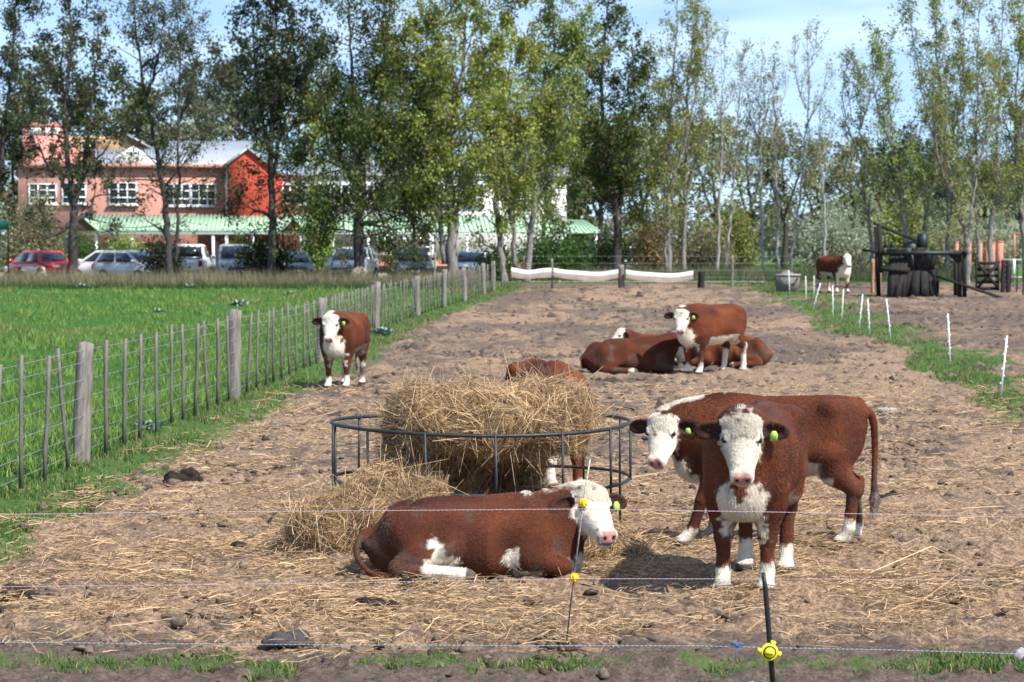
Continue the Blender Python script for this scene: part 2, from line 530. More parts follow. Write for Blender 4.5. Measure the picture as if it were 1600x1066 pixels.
def make_cow(label, x, y, heading, scale=1.0, head_yaw=0, head_pitch=55, poll=(0.80, 0, 1.13), roll=0, legs=None, drop=0.0, fat=1.0,
             vox=0.011, hairs=0, socks=(.16, .16, .16, .16), brisket=.15, belly=0.0, crest=1.0, tag_ears=(1,), tail=None, tail_white=0.5,
             spots=(), name='cow', cat='cow', group=None, zoff=0.0, seed=0, hair_len=1.0, dark=0.0, flat=1.0, tilt=0.0, head_k=.80, ear_k=.98, br_dz=0.0, br_notch=0.0):
    hv = math.radians(heading)
    tor = np.array([(-.69, .03, .96, .84), (-.66, .10, 1.02, .74), (-.58, .185, 1.055, .60), (-.45, .230, 1.075, .54), (-.25, .250, 1.065, .505), (0, .275, 1.055, .46),
                    (.22, .262, 1.055, .455), (.40, .225, 1.065, .45), (.52, .190, 1.03, .46), (.62, .145, .96, .50), (.70, .08, .86, .58), (.73, .03, .78, .66)])
    tor[:, 1] *= fat
    tor[:, 2:] -= drop
    if drop:
        tor[:, 2] = tor[:, 2] * flat; tor[:, 3] = np.maximum(tor[:, 3] * flat, -0.05)
        tor[:, 1] *= 1.06
        rs = np.clip((-.22 - tor[:, 0]) / .47, 0, 1) ** 1.4          # the croup falls away when the animal lies down
        tor[:, 2] -= .24 * rs
        tor[:, 1] *= 1 + .10 * (1 - rs) * (tor[:, 0] < .3)
    tilt_v = math.radians(tilt)
    P = []
    torso = LOFT((0, 0, 0), (1, 0, 0), (0, math.cos(tilt_v), math.sin(tilt_v)), (0, -math.sin(tilt_v), math.cos(tilt_v)), tor, 2.25, 0.08, 'torso')
    P.append(torso)
    zt = lambda z: (z - drop) * (flat if drop else 1)
    for s in (1, -1):
        P.append(EL((.42, s * .165 * fat, zt(.80)), (.13, .075, .21), k=.08, g='torso'))       # shoulder
        P.append(EL((-.46, s * .150 * fat, zt(.82) - (.09 if drop else 0)), (.19, .095, .23 if not drop else .17), k=.09, g='torso'))       # thigh
        P.append(EL((-.40, s * .195 * fat, zt(1.01) - (.07 if drop else 0)), (.06, .045, .04), k=.06, g='torso'))         # hook bone
        P.append(EL((-.64, s * .10 * fat, zt(.97) - (.20 if drop else 0)), (.05, .04, .04), k=.05, g='torso'))           # pin bone
    P.append(EL((.34, 0, zt(1.055)), (.15, .06, .04), k=.10, g='torso'))                          # withers
    P.append(EL((-.02 if drop else -.15, 0, zt(1.055)), (.30 if drop else .50, .03, .025), k=.08, g='torso'))                         # spine
    # head frame
    ya, pi_ = math.radians(head_yaw), math.radians(head_pitch)
    f = np.array([math.cos(ya) * math.cos(pi_), math.sin(ya) * math.cos(pi_), -math.sin(pi_)])
    up = np.array([math.cos(ya) * math.sin(pi_), math.sin(ya) * math.sin(pi_), math.cos(pi_)])
    sd = np.cross(up, f)
    if roll:
        c_, s_ = math.cos(math.radians(roll)), math.sin(math.radians(roll))
        sd, up = c_ * sd + s_ * up, c_ * up - s_ * sd
    hp = np.asarray(poll, float)
    hk = head_k
    tab = np.array([(-.045, .05, .02, -.08), (-.02, .095, .05, -.11), (.01, .128, .082, -.14), (.08, .136, .076, -.175), (.155, .132, .050, -.20), (.22, .124, .034, -.205), (.29, .106, .022, -.185),
                    (.35, .090, .012, -.155), (.40, .084, .004, -.135), (.44, .080, -.012, -.125), (.465, .060, -.03, -.105), (.478, .03, -.05, -.08)]) * hk
    head = LOFT(hp, f, sd, up, tab, 2.35, 0.03, 'head')
    H = lambda t, s, u: hp + hk * (f * t + sd * s + up * u)
    # neck
    n0 = np.array([.46, 0, zt(.84)]); n3 = H(.02, 0, -.055)
    n1 = n0 + np.array([.18, 0, .08]); n2 = n3 - f * .02 - up * .16 + np.array([-.05, 0, .0])
    n2 = 0.5 * n2 + 0.5 * (n0 + 0.7 * (n3 - n0))
    bz = lambda t: (1 - t)**3 * n0 + 3 * t * (1 - t)**2 * n1 + 3 * t * t * (1 - t) * n2 + t**3 * n3
    ts = np.linspace(0, 1, 6); rad = np.interp(ts, [0, .3, .7, 1], [.205, .175, .130, .105]) * (0.6 + 0.4 * fat)
    neck = []
    for i in range(5): neck.append(RC(bz(ts[i]), bz(ts[i + 1]), rad[i], rad[i + 1], .07, 'neck'))
    br0 = np.array([.60, 0, zt(.60)])
    neck.append(RC(br0, bz(.42) - np.array([0, 0, .10]), .115 * fat, .075, .09, 'neck'))
    neck.append(RC(bz(.4) - np.array([0, 0, .12]), H(.16, 0, -.16), .05, .035, .06, 'neck'))
    P += neck
    P.append(head)
    for s in (1, -1):
        P.append(EL(H(.140, s * .112, .024), (.040 * hk, .024 * hk, .016 * hk), np.stack([f, sd, up], 1), .02, 'head'))   # brow
        P.append(EL(H(.425, s * .044, -.022), (.036 * hk, .036 * hk, .03 * hk), np.stack([f, sd, up], 1), .02, 'head'))   # nostril wing
    P.append(EL(H(.42, 0, -.125), (.05 * hk, .06 * hk, .03 * hk), np.stack([f, sd, up], 1), .015, 'head'))    # chin and lower lip
    carves = [EL(H(.462, s * .037, -.034), (.017 * hk, .011 * hk, .02 * hk), np.stack([f, sd, up], 1), .008) for s in (1, -1)]
    carves.append(EL(H(.462, 0, -.103), (.02 * hk, .05 * hk, .0045 * hk), np.stack([f, sd, up], 1), .006))
    for s in (1, -1):
        carves.append(EL((-.26, s * .325 * fat * (1.06 if drop else 1), zt(.88)), (.13, .085, .12), k=.10))       # hollow of the flank
        carves.append(EL((.24, s * .335 * fat * (1.06 if drop else 1), zt(.80)), (.06, .085, .20), k=.10))        # groove behind the shoulder
    ears = []
    ek = ear_k
    earR = []
    for s in (1, -1):
        ax = unit(sd * s * .93 - f * .02 - up * .20 + f * .12)
        nn = unit(up * .75 + f * .55 - ax * ((up * .75 + f * .55) @ ax))         # the opening looks forward
        ww = np.cross(nn, ax)
        R = np.stack([ax, ww, nn], 1); earR.append(R)
        c0 = H(.045, s * .115, -.035)
        ears.append(EL(c0 + ax * .105 * ek, (.094 * ek, .058 * ek, .027 * ek), R, .025, 'ear'))
        P.append(RC(c0, c0 + ax * .05 * ek, .032 * ek, .034 * ek, .03, 'ear'))
        carves.append(EL(c0 + ax * .102 * ek + nn * .026 * ek, (.074 * ek, .041 * ek, .031 * ek), R, .012))
    P += ears
    # legs
    legs = legs or stand_legs()
    for li, ch in enumerate(legs):
        for i in range(len(ch) - 1):
            P.append(RC(ch[i][:3], ch[i + 1][:3], ch[i][3], ch[i + 1][3], .06 if i < 2 else .018, 'leg%d' % li))
        h0, h1 = np.array(ch[-2][:3]), np.array(ch[-1][:3])
        P.append(EL(h1 + 0.1 * (h1 - h0), (.066, .056, .045), k=.02, g='leg%d' % li))
        if li >= 2 and not drop:
            P.append(RC(ch[2][:3], np.array(ch[2][:3]) + np.array([-.03, 0, .045]), .05, .03, .03, 'leg%d' % li))
    # tail
    if tail is None: tail = [(-.66, 0, .99), (-.735, 0, .93), (-.755, 0, .70), (-.75, 0, .47), (-.755, 0, .36), (-.745, 0, .20)]
    tp = catmull(tail, 5); m = len(tp)
    tr = np.interp(np.linspace(0, 1, m), [0, .15, .6, .75, .87, 1], [.040, .024, .016, .018, .026, .010]) * (.62 if drop else 1)
    for i in range(m - 1): P.append(RC(tp[i], tp[i + 1], tr[i], tr[i + 1], .02, 'tail'))
    V, F = mesh_field(P, carves, vox, floor=-0.02 if drop else 0.0)
    N = vert_normals(V, F)
    # ---- coat markings, in the animal's own coordinates
    def gd(*g):
        r = np.full(len(V), 1.0)
        for p in P:
            if p.g in g: r = np.minimum(r, p.d(V))
        return r
    nzA = noise3(V * 16 + seed, seed) - .5; nzB = noise3(V * 45 + seed, seed + 3) - .5; nzC = noise3(V * 5 + seed, seed + 5)
    dh, de, dn = gd('head'), gd('ear'), gd('neck')
    jag = nzA * .055 + nzB * .05
    ht, hs_, hu = (V - hp) @ f / hk, (V - hp) @ sd / hk, (V - hp) @ up / hk
    w = smooth(.034, .014, dh + jag * .7) * (ht > -.09)
    ear_w = (de < dh - .004) & (np.abs(hs_) > .13) & (de < .02)
    # crest of the neck
    crl = np.array([bz(t) for t in np.linspace(1, 0, 45)] + [bz(0) * (1 - t) + np.array([.30, 0, zt(1.0)]) * t for t in np.linspace(.1, 1, 10)])
    near = np.argmin([((V - c) ** 2).sum(1) for c in crl], 0)
    lat = np.linalg.norm(np.cross(V - crl[near], np.array([0, 0, 1.0])), axis=1)
    if crest:
        w = np.maximum(w, smooth(.062 * crest, .035 * crest, lat + jag * .6) * (N[:, 2] > .38 - .14 * crest) * (V[:, 0] > .36))
    if brisket:
        db = np.min([np.linalg.norm((V - c) * np.array([1, .95, .8]), axis=1) for c in (br0 + np.array([.07, 0, -.10 + br_dz]), br0 + np.array([.0, 0, -.17 + br_dz]), br0 + np.array([.09, 0, -.02]) if brisket > .16 else br0 + np.array([.07, 0, -.10]))], 0)
        w = np.maximum(w, smooth(brisket + .02, brisket - .01, db + jag * 1.4 + br_notch * np.exp(-(V[:, 1] / .035) ** 2) * smooth(br0[2] - .16 + br_dz, br0[2] - .02 + br_dz, V[:, 2])))
    if belly:
        w = np.maximum(w, smooth(.35, .6, -N[:, 2] + jag * 3) * (V[:, 0] > -.42) * (V[:, 0] < .52) * (V[:, 2] < zt(.62)) * belly)
    # dried mud and dung: smears on the lower legs, the hocks and the rump
    mud = smooth(.56, .70, noise3(V * np.array([7, 7, 5]) + 3 * seed, seed + 21)) * .55 * smooth(.62, .25, V[:, 2]) + smooth(.60, .72, noise3(V * 9 + seed, seed + 22)) * .45 * (V[:, 0] < -.30) * smooth(.85, .55, V[:, 2])
    hoof = np.zeros(len(V)); legw = np.zeros(len(V))
    for li, ch in enumerate(legs):
        dl = gd('leg%d' % li)
        on = dl < .02
        legw = np.maximum(legw, on)
        c = np.array([q[:3] for q in ch])
        # arclength from the hoof along the chain
        best = np.full(len(V), 9.0); arc = np.zeros(len(V)); acc_ = 0
        for i in range(len(c) - 1, 0, -1):
            a_, b_ = c[i], c[i - 1]; ab = b_ - a_; Ln = np.linalg.norm(ab)
            t = np.clip((V - a_) @ ab / Ln**2, -.6 if i == len(c) - 1 else 0, 1)
            dd = np.linalg.norm(V - a_ - t[:, None] * ab, axis=1)
            arc = np.where(dd < best, acc_ + t * Ln, arc); best = np.minimum(dd, best); acc_ += Ln
        sk = socks[li]
        w = np.maximum(w, on * smooth(sk + .015, sk - .015, arc + jag))
        hoof = np.maximum(hoof, on * smooth(.052, .038, (V[:, 2] if not drop else arc + .045)))
    dt = gd('tail')
    ont = (dt < .012) & (gd('torso') > .005)
    if tail_white:
        arc_t = np.argmin(np.linalg.norm(V[:, None, :] - tp[None, ::2, :], axis=2), 1) / (len(tp[::2]) - 1)
        w = np.maximum(w, ont * smooth(.74, .86, arc_t) * tail_white)
    for (sx, sy, sz, sr) in spots:
        w = np.maximum(w, smooth(sr + .012, sr - .012, np.linalg.norm(V - np.array([sx, sy, sz]), axis=1) + jag))
    w = np.where(ear_w, 0, w)
    mixr = np.clip(nzC * 1.3 - .15 + dark, 0, 1)[:, None]
    col = RED * (1 - mixr) + RED_D * mixr
    earin = np.zeros(len(V))
    for R, s in zip(earR, (1, -1)):
        c0 = H(.045, s * .115, -.035) + R[:, 0] * .105 * ek
        earin = np.maximum(earin, ear_w * (((V - c0) @ R[:, 2]) > -.004) * (N @ R[:, 2] > .25) * (((V - c0) @ sd) * s > -.12))
    col = np.where(earin[:, None] > 0, np.array([.045, .018, .012]), col)
    wh = WHITE * (0.93 + .14 * nzC[:, None])
    col = col * (1 - w[:, None]) + wh * w[:, None]
    mud = (mud * (dh > .05))[:, None]; col = col * (1 - mud) + np.array([.085, .062, .046]) * mud
    on_head = (dh < .02)
    pink = on_head * smooth(.405, .425, ht + nzB * .01) * smooth(.070, .055, np.abs(hs_)) * (hu > -.112)
    col = col * (1 - pink[:, None]) + (np.array([.50, .25, .22]) * (.85 + .4 * nzB[:, None])) * pink[:, None]
    for s in (1, -1):
        dnz = np.linalg.norm(((V - H(.462, s * .037, -.034)) / hk) @ np.stack([f, sd, up], 1) / np.array([1.3, .8, 1.25]), axis=1)
        k_ = smooth(.019, .012, dnz)[:, None]; col = col * (1 - k_) + np.array([.06, .022, .02]) * k_
        dey = np.linalg.norm(((V - H(.160, s * .135, .0)) / hk) @ np.stack([f, sd, up], 1) / np.array([1.5, 1, .9]), axis=1)
        k_ = (smooth(.026, .014, dey) * .8)[:, None]; col = col * (1 - k_) + np.array([.20, .10, .07]) * k_
    k_ = (on_head * smooth(.008, .003, np.abs(hu + .103)) * (ht > .38) * (np.abs(hs_) < .075))[:, None] * .8
    col = col * (1 - k_) + np.array([.10, .045, .04]) * k_
    col = col * (1 - hoof[:, None]) + np.array([.085, .07, .06]) * hoof[:, None]
    V2 = V * scale
    me = mesh_np(name, V2, F, m_cow, True, {'coat': col})
    o = link(name, me, None, (x, y, terrain(x, y) + zoff))
    o.rotation_euler = (0, 0, hv)
    tag(o, label, cat, group)
    # eyes
    for s in (1, -1):
        g = Geo()
        a = np.linspace(-PI / 2, PI / 2, 9)
        g.lathe([(max(1e-4, .0225 * hk * scale * math.cos(t)), .0225 * hk * scale * math.sin(t)) for t in a], 14)
        g.build('eye', m_eye, o, True, tuple(H(.160, s * .128, .000) * scale))
    # ear tags hang from the ear's lower edge
    for s in tag_ears:
        R = earR[0 if s > 0 else 1]
        c0 = H(.045, s * .115, -.035) + R[:, 0] * .10 * ek + R[:, 2] * .012
        g = Geo()
        a_, b_ = unit(np.array([0, 0, -1.0]) - R[:, 2] * (np.array([0, 0, -1.0]) @ R[:, 2])), None
        b_ = np.cross(R[:, 2], a_)
        w_, h_ = .023, .060
        pts = [c0 - b_ * w_ * .5, c0 + b_ * w_ * .5, c0 + b_ * w_ + a_ * h_ * .35, c0 + b_ * w_ + a_ * h_, c0 - b_ * w_ + a_ * h_, c0 - b_ * w_ + a_ * h_ * .35]
        g.poly([p * scale for p in pts], R[:, 2] * .004)
        g.build('ear_tag', m_tag, o)
    # coat of short hair
    if hairs:
        rg = np.random.default_rng(seed + 5)
        tri = np.concatenate([F[:, [0, 1, 2]], F[:, [0, 2, 3]]])
        A = np.linalg.norm(np.cross(V[tri[:, 1]] - V[tri[:, 0]], V[tri[:, 2]] - V[tri[:, 0]]), axis=1)
        bald = np.clip(hoof + pink + (earin > 0) * .8 + smooth(.060, .045, np.min([np.linalg.norm(V - H(.160, s * .135, .0), axis=1) / hk for s in (1, -1)], 0)), 0, 1)
        A = A * (1 - bald[tri].max(1)) * (1 + 1.5 * (dh[tri[:, 0]] < .03))
        tri_i = rg.choice(len(tri), hairs, p=A / A.sum())
        u1, u2 = rg.random(hairs), rg.random(hairs)
        fl = u1 + u2 > 1; u1[fl] = 1 - u1[fl]; u2[fl] = 1 - u2[fl]
        T = tri[tri_i]; bw = np.stack([1 - u1 - u2, u1, u2], -1)[..., None]
        p0 = (V[T] * bw).sum(1); n0_ = (N[T] * bw).sum(1); n0_ /= np.linalg.norm(n0_, axis=1)[:, None] + 1e-9
        v0 = T[:, 0]
        hd, lg = dh[v0] < .03, legw[v0] > 0
        flow = np.where(hd[:, None], f * .75, np.where(lg[:, None], np.array([-.15, 0, -.9]), np.array([-.75, 0, -.45])))
        swirl = np.stack([noise3(p0 * 4.5 + 31 * k, seed + 50 + k) - .5 for k in range(3)], -1)
        flow = flow + swirl * np.where(hd[:, None], 1.6, .45)
        flow -= (flow * n0_).sum(1)[:, None] * n0_
        poll_t = hd & (ht[v0] < .14) & (ht[v0] > -.08)
        ln = np.where(hd, np.where(poll_t, .020, .009), np.where(lg & (p0[:, 2] < zt(.5)), .012, .017)) * hair_len
        ln = np.where((w[v0] > .5) & ~hd & ~lg, ln * (1.5 + .5 * (crest > 1.9)), ln)
        ln = np.where(ont[v0], ln * np.where(np.argmin(np.linalg.norm(p0[:, None, :] - tp[None, ::3, :], axis=2), 1) > len(tp[::3]) * .68, 2.4, .7), ln) * rg.uniform(.6, 1.25, hairs)
        up_k = np.where(poll_t | (w[v0] > .5) & ~hd & ~lg, .55, .26)[:, None]
        d1 = n0_ * up_k + flow * .8 + rg.normal(0, .12, (hairs, 3))
        d2 = n0_ * .06 + flow * 1.0 + rg.normal(0, .15, (hairs, 3)) + np.array([0, 0, -.15])
        d1 /= np.linalg.norm(d1, axis=1)[:, None]; d2 /= np.linalg.norm(d2, axis=1)[:, None]
        pts = np.stack([p0 - n0_ * .004, p0 + d1 * ln[:, None] * .45, p0 + d1 * ln[:, None] * .45 + d2 * ln[:, None] * .6], 1) * scale
        hc = bpy.data.hair_curves.new('coat')
        hc.add_curves([3] * hairs)
        hc.attributes['position'].data.foreach_set('vector', pts.astype(np.float32).ravel())
        ra = hc.attributes.new('radius', 'FLOAT', 'POINT')
        rr = np.tile(np.array([.0009, .0008, .0003], np.float32), hairs) * scale
        ra.data.foreach_set('value', rr)
        ca = hc.attributes.new('coat', 'FLOAT_COLOR', 'CURVE')
        cc = col[v0] * rg.uniform(.90, 1.12, hairs)[:, None] * (0.74 + .52 * noise3(p0 * np.array([5, 5, 9]), seed + 9))[:, None]
        ca.data.foreach_set('color', np.concatenate([np.clip(cc, 0, .92), np.ones((hairs, 1))], 1).astype(np.float32).ravel())
        hc.materials.append(m_hair)
        link('coat', hc, o)
    return o
# ------------------------------------------------------------------ the yard, pasture and verges
FENCE_PX = [(128, 725), (367, 622), (500, 567), (587, 517), (652, 494), (694, 480), (726, 471), (756, 461), (771, 455)]
FENCE_PTS = [ground_at(*q) for q in FENCE_PX]
d0 = FENCE_PTS[0] - FENCE_PTS[1]
FENCE_PTS = [FENCE_PTS[0] + d0 * 1.0] + FENCE_PTS
FY = np.array([p.y for p in FENCE_PTS]); FX = np.array([p.x for p in FENCE_PTS])
def fence_x(y):
    y = np.asarray(y, float)
    return np.where(y < FY[0], FX[0] + (y - FY[0]) * (FX[1] - FX[0]) / (FY[1] - FY[0]), np.where(y > FY[-1], FX[-1] + (y - FY[-1]) * .03, np.interp(y, FY, FX)))
STAKE_PX = [((1232.5, 422), (1234, 460)), ((1259, 431), (1259.6, 472)), ((1272, 431), (1272, 465)), ((1282, 442), (1270, 484)), ((1301, 446), (1302, 497)), ((1318, 452), (1315, 503)),
            ((1348, 460), (1342, 515)), ((1356, 467), (1359, 524)), ((1385, 467), (1392, 531)), ((1481, 490), (1485, 571)), ((1573.5, 525), (1563, 620))]
sb = sorted([ground_at(*b) for a, b in STAKE_PX], key=lambda p: p.y)
SY, SX = np.array([p.y for p in sb]), np.array([p.x for p in sb])
def stake_x(y): return np.where(y < SY[0], SX[0] + (y - SY[0]) * .12, np.interp(y, SY, SX))

def yard_maps(x, y):
    """how much trampled straw, grass and dark wet soil lies at a point"""
    w1 = fbm2(x * .35 + 5, y * .16, 4, 3); w2 = fbm2(x * .9, y * .5 + 30, 4, 9); w3 = fbm2(x * 3.1, y * 2.2, 3, 17); w4 = fbm2(x * 9, y * 7, 2, 23)
    near = smooth(12.0, 13.6, y + (w2 - .5) * 1.8)
    straw = near * np.clip(.62 + (w1 - .5) * 2.0 + (w2 - .5) * 1.2 + .35 * smooth(40, 20, y), 0, 1) * np.clip(.55 + (w3 - .45) * 2.2 + .3 * smooth(40, 15, y), 0, 1)
    straw *= 1 - .6 * smooth(.35, .65, fbm2(x * .22 + 40, y * .07 + 7, 3, 31)) * smooth(35, 60, y)
    fx = fence_x(y)
    g_left = smooth(1.0 + 1.3 * w2, .15, x - fx + (w3 - .5) * .8)
    sx = stake_x(y)
    band = np.where(x < sx, sx - x, (x - sx) * .55)
    g_right = smooth(1.0, .25, band / (.24 + .015 * y) + (w2 - .5) * 1.6 + (w3 - .5)) * smooth(24, 32, y)
    right_pen = smooth(-.2, .6, x - sx) * smooth(24, 30, y)
    straw = np.clip(straw * (1 + .5 * smooth(28, 45, y)), 0, 1) * (1 - .45 * right_pen)
    far_g = smooth(.50, .62, fbm2(x * .12 + 3, y * .10, 3, 77)) * smooth(60, 75, y) * .7
    front = smooth(.50, .64, .34 * np.exp(-((y - 12.1 - .1 * (w2 - .5)) / .20) ** 2) * np.clip(.35 + smooth(-1.0, -.6, x) + smooth(-1.55, -1.9, x), 0, 1) + w2 * .25 + (w3 - .5) * .9 + .24) * smooth(12.75, 12.4, y)
    end = smooth(-.3, .8, y - 112 + (w2 - .5) * 2) * smooth(3, 1.5, x - .105 * y * 1.0)
    verge = smooth(108, 111, y)
    green = np.clip(np.maximum.reduce([g_left * .9, g_right * .8, far_g * .5, front * .55, verge]), 0, 1)
    dark = np.clip(smooth(.52, .75, w2 * .55 + w3 * .45) + .3 * right_pen * smooth(.4, .7, w3), 0, 1)
    return straw, green, dark, w3, w4

def rows_inv(y0, y1, n): return 1 / np.linspace(1 / y0, 1 / y1, n)
ys = np.concatenate([np.linspace(2.5, 8.8, 18), rows_inv(9, 150, 400), [160, 175, 200, 240, 300, 450, 800, 1600, 4000]])
u = np.concatenate([-np.array([400, 60, 12, 5, 2.6, 1.7, 1.25]), np.linspace(-1, 1, 420), np.array([1.25, 1.7, 2.6, 5, 12, 60, 400])])
Yg = np.repeat(ys[:, None], len(u), 1)
Xg = u[None, :] * (0.25 * np.minimum(Yg, 160) + 1.2)
jx = (hash01(np.arange(Yg.size).reshape(Yg.shape), np.zeros_like(Yg), np.zeros_like(Yg), 5) - .5)
Xg = Xg + jx * .3 * (0.25 * Yg + 1.2) * 2 / 420 * (np.abs(u)[None, :] < 1)
straw_g, green_g, dark_g, w3g, w4g = yard_maps(Xg, Yg)
near_k = smooth(140, 60, Yg)
clod = np.abs(fbm2(Xg * 7, Yg * 7, 3, 51) - .5) * 2
bump = (fbm2(Xg * .8, Yg * .8, 3, 41) - .5) * .10 + (fbm2(Xg * 2.6, Yg * 2.6, 3, 44) - .5) * .085 + (.35 - clod) * .045 * (1 - .5 * straw_g) + (fbm2(Xg * 22, Yg * 22, 2, 47) - .5) * .028 * smooth(40, 15, Yg)
bump += smooth(.62, .80, fbm2(Xg * 3.4 + 9, Yg * 3.4, 2, 61)) * .04
hoofs = (np.abs(fbm2(Xg * 4.6 + 70, Yg * 3.6, 3, 63) - .5) * 2)
bump += (.25 - hoofs) * .085 * (.5 + .8 * dark_g) + (fbm2(Xg * 11, Yg * 8, 2, 65) - .5) * .06
bump *= np.where(Yg < 13, .8, 1)
Zg = terrain_v(Xg, Yg) + bump * near_k - .012
def ground_z(x, y):
    return terrain(x, y)

m_yard, nt, b = new_mat('yard_dirt', 0.93, 0.12)
N_ = nt.nodes.new; L = nt.links.new
def attr(nm):
    a = N_('ShaderNodeAttribute'); a.attribute_name = nm; return a.outputs['Fac']
def noise(vec, scale, detail=4, rough=.6, mapping=None):
    if mapping:
        mp = N_('ShaderNodeMapping'); mp.inputs['Scale'].default_value = mapping; L(vec, mp.inputs['Vector']); vec = mp.outputs['Vector']
    n = N_('ShaderNodeTexNoise'); n.inputs['Scale'].default_value = scale; n.inputs['Detail'].default_value = detail; n.inputs['Roughness'].default_value = rough
    L(vec, n.inputs['Vector']); return n.outputs['Fac']
def rng_(fac, a, b_, c=0.0, d=1.0):
    r = N_('ShaderNodeMapRange'); r.inputs['From Min'].default_value = a; r.inputs['From Max'].default_value = b_; r.inputs['To Min'].default_value = c; r.inputs['To Max'].default_value = d
    L(fac, r.inputs['Value']); return r.outputs['Result']
def mathn(op, a, b_):
    m = N_('ShaderNodeMath'); m.operation = op
    for i, v in enumerate((a, b_)):
        if isinstance(v, (int, float)): m.inputs[i].default_value = v
        else: L(v, m.inputs[i])
    return m.outputs[0]
def mixc(fac, A, B):
    m = N_('ShaderNodeMix'); m.data_type = 'RGBA'
    L(fac, m.inputs['Factor'])
    for nm, v in (('A', A), ('B', B)):
        if isinstance(v, tuple): m.inputs[nm].default_value = v + (1,)
        else: L(v, m.inputs[nm])
    return m.outputs['Result']
tc = N_('ShaderNodeTexCoord').outputs['Object']
fine = noise(tc, 42, 6, .75); mid = noise(tc, 11, 5, .7); big = noise(tc, 2.2, 4, .6)
st1 = noise(tc, 30, 5, .8, (1, .55, 1)); st2 = noise(tc, 17, 5, .75, (.6, 1, 1))
soil = mixc(rng_(fine, .35, .65), (.080, .060, .048), (.235, .175, .135))
soil = mixc(mathn('MULTIPLY', rng_(mid, .48, .62), .7), soil, (.070, .052, .042))
stray = mixc(rng_(st1, .40, .62), (.165, .105, .068), (.50, .345, .225))
stray = mixc(mathn('MULTIPLY', rng_(mid, .54, .66), .8), stray, (.105, .076, .057))
sf = mathn('MULTIPLY', attr('straw'), 1.25)
sf = rng_(mathn('ADD', sf, mathn('MULTIPLY', mathn('SUBTRACT', st2, .5), 1.7)), .28, .62)
col = mixc(sf, soil, stray)
col = mixc(mathn('MULTIPLY', mathn('MULTIPLY', attr('dark'), rng_(mid, .42, .56)), .8), col, (.060, .046, .038))
gcol = mixc(rng_(fine, .35, .65), (.035, .085, .018), (.095, .19, .040))
gcol = mixc(mathn('MULTIPLY', rng_(big, .5, .7), .5), gcol, (.20, .19, .075))
gf = rng_(mathn('ADD', attr('green'), mathn('MULTIPLY', mathn('SUBTRACT', mid, .5), 1.1)), .40, .66)
col = mixc(gf, col, gcol)
L(col, b.inputs['Base Color'])
bp = N_('ShaderNodeBump'); bp.inputs['Strength'].default_value = .9; bp.inputs['Distance'].default_value = .03
L(mathn('ADD', fine, mathn('MULTIPLY', st1, .7)), bp.inputs['Height']); L(bp.outputs['Normal'], b.inputs['Normal'])
nr, nc = Xg.shape
idx = np.arange(nr * nc).reshape(nr, nc)
Fg = np.stack([idx[:-1, :-1], idx[:-1, 1:], idx[1:, 1:], idx[1:, :-1]], -1).reshape(-1, 4)
me = mesh_np('ground', np.stack([Xg, Yg, Zg], -1).reshape(-1, 3), Fg, m_yard, True, {'straw': straw_g.ravel(), 'green': green_g.ravel(), 'dark': dark_g.ravel()})
tag(link('ground', me), kind='structure')

# pasture left of the batten fence
m_past, nt, b = new_mat('pasture_turf', 0.9, 0.15)
N_ = nt.nodes.new; L = nt.links.new
tc = N_('ShaderNodeTexCoord').outputs['Object']
fine = noise(tc, 16, 6, .75); mid = noise(tc, 1.3, 5, .65); big = noise(tc, .28, 4, .6)
c = mixc(rng_(fine, .33, .67), (.024, .085, .013), (.080, .200, .030))
c = mixc(mathn('MULTIPLY', rng_(mid, .45, .70), .6), c, (.030, .095, .014))
c = mixc(mathn('MULTIPLY', rng_(big, .52, .72), .45), c, (.115, .185, .035))
L(c, b.inputs['Base Color'])
bp = N_('ShaderNodeBump'); bp.inputs['Strength'].default_value = 1; bp.inputs['Distance'].default_value = .08
L(fine, bp.inputs['Height']); L(bp.outputs['Normal'], b.inputs['Normal'])
py_ = rows_inv(10, 107, 240)
q = np.concatenate([np.linspace(0, 1, 90) ** 1.3 * 30, [40, 60, 100, 200]])
PY = np.repeat(py_[:, None], len(q), 1); PX = fence_x(PY) + .02 - q[None, :] * 1.0
PZ = terrain_v(PX, PY) + .035 * smooth(0, .3, q)[None, :] + (fbm2(PX * 1.2, PY * 1.2, 4, 90) - .45) * .16 * smooth(0, .8, q)[None, :]
PZ[:, 0] -= .08
idx = np.arange(PX.size).reshape(PX.shape)
me = mesh_np('pasture', np.stack([PX, PY, PZ], -1).reshape(-1, 3), np.stack([idx[:-1, 1:], idx[:-1, :-1], idx[1:, :-1], idx[1:, 1:]], -1).reshape(-1, 4), m_past, True)
tag(link('pasture', me), kind='structure')

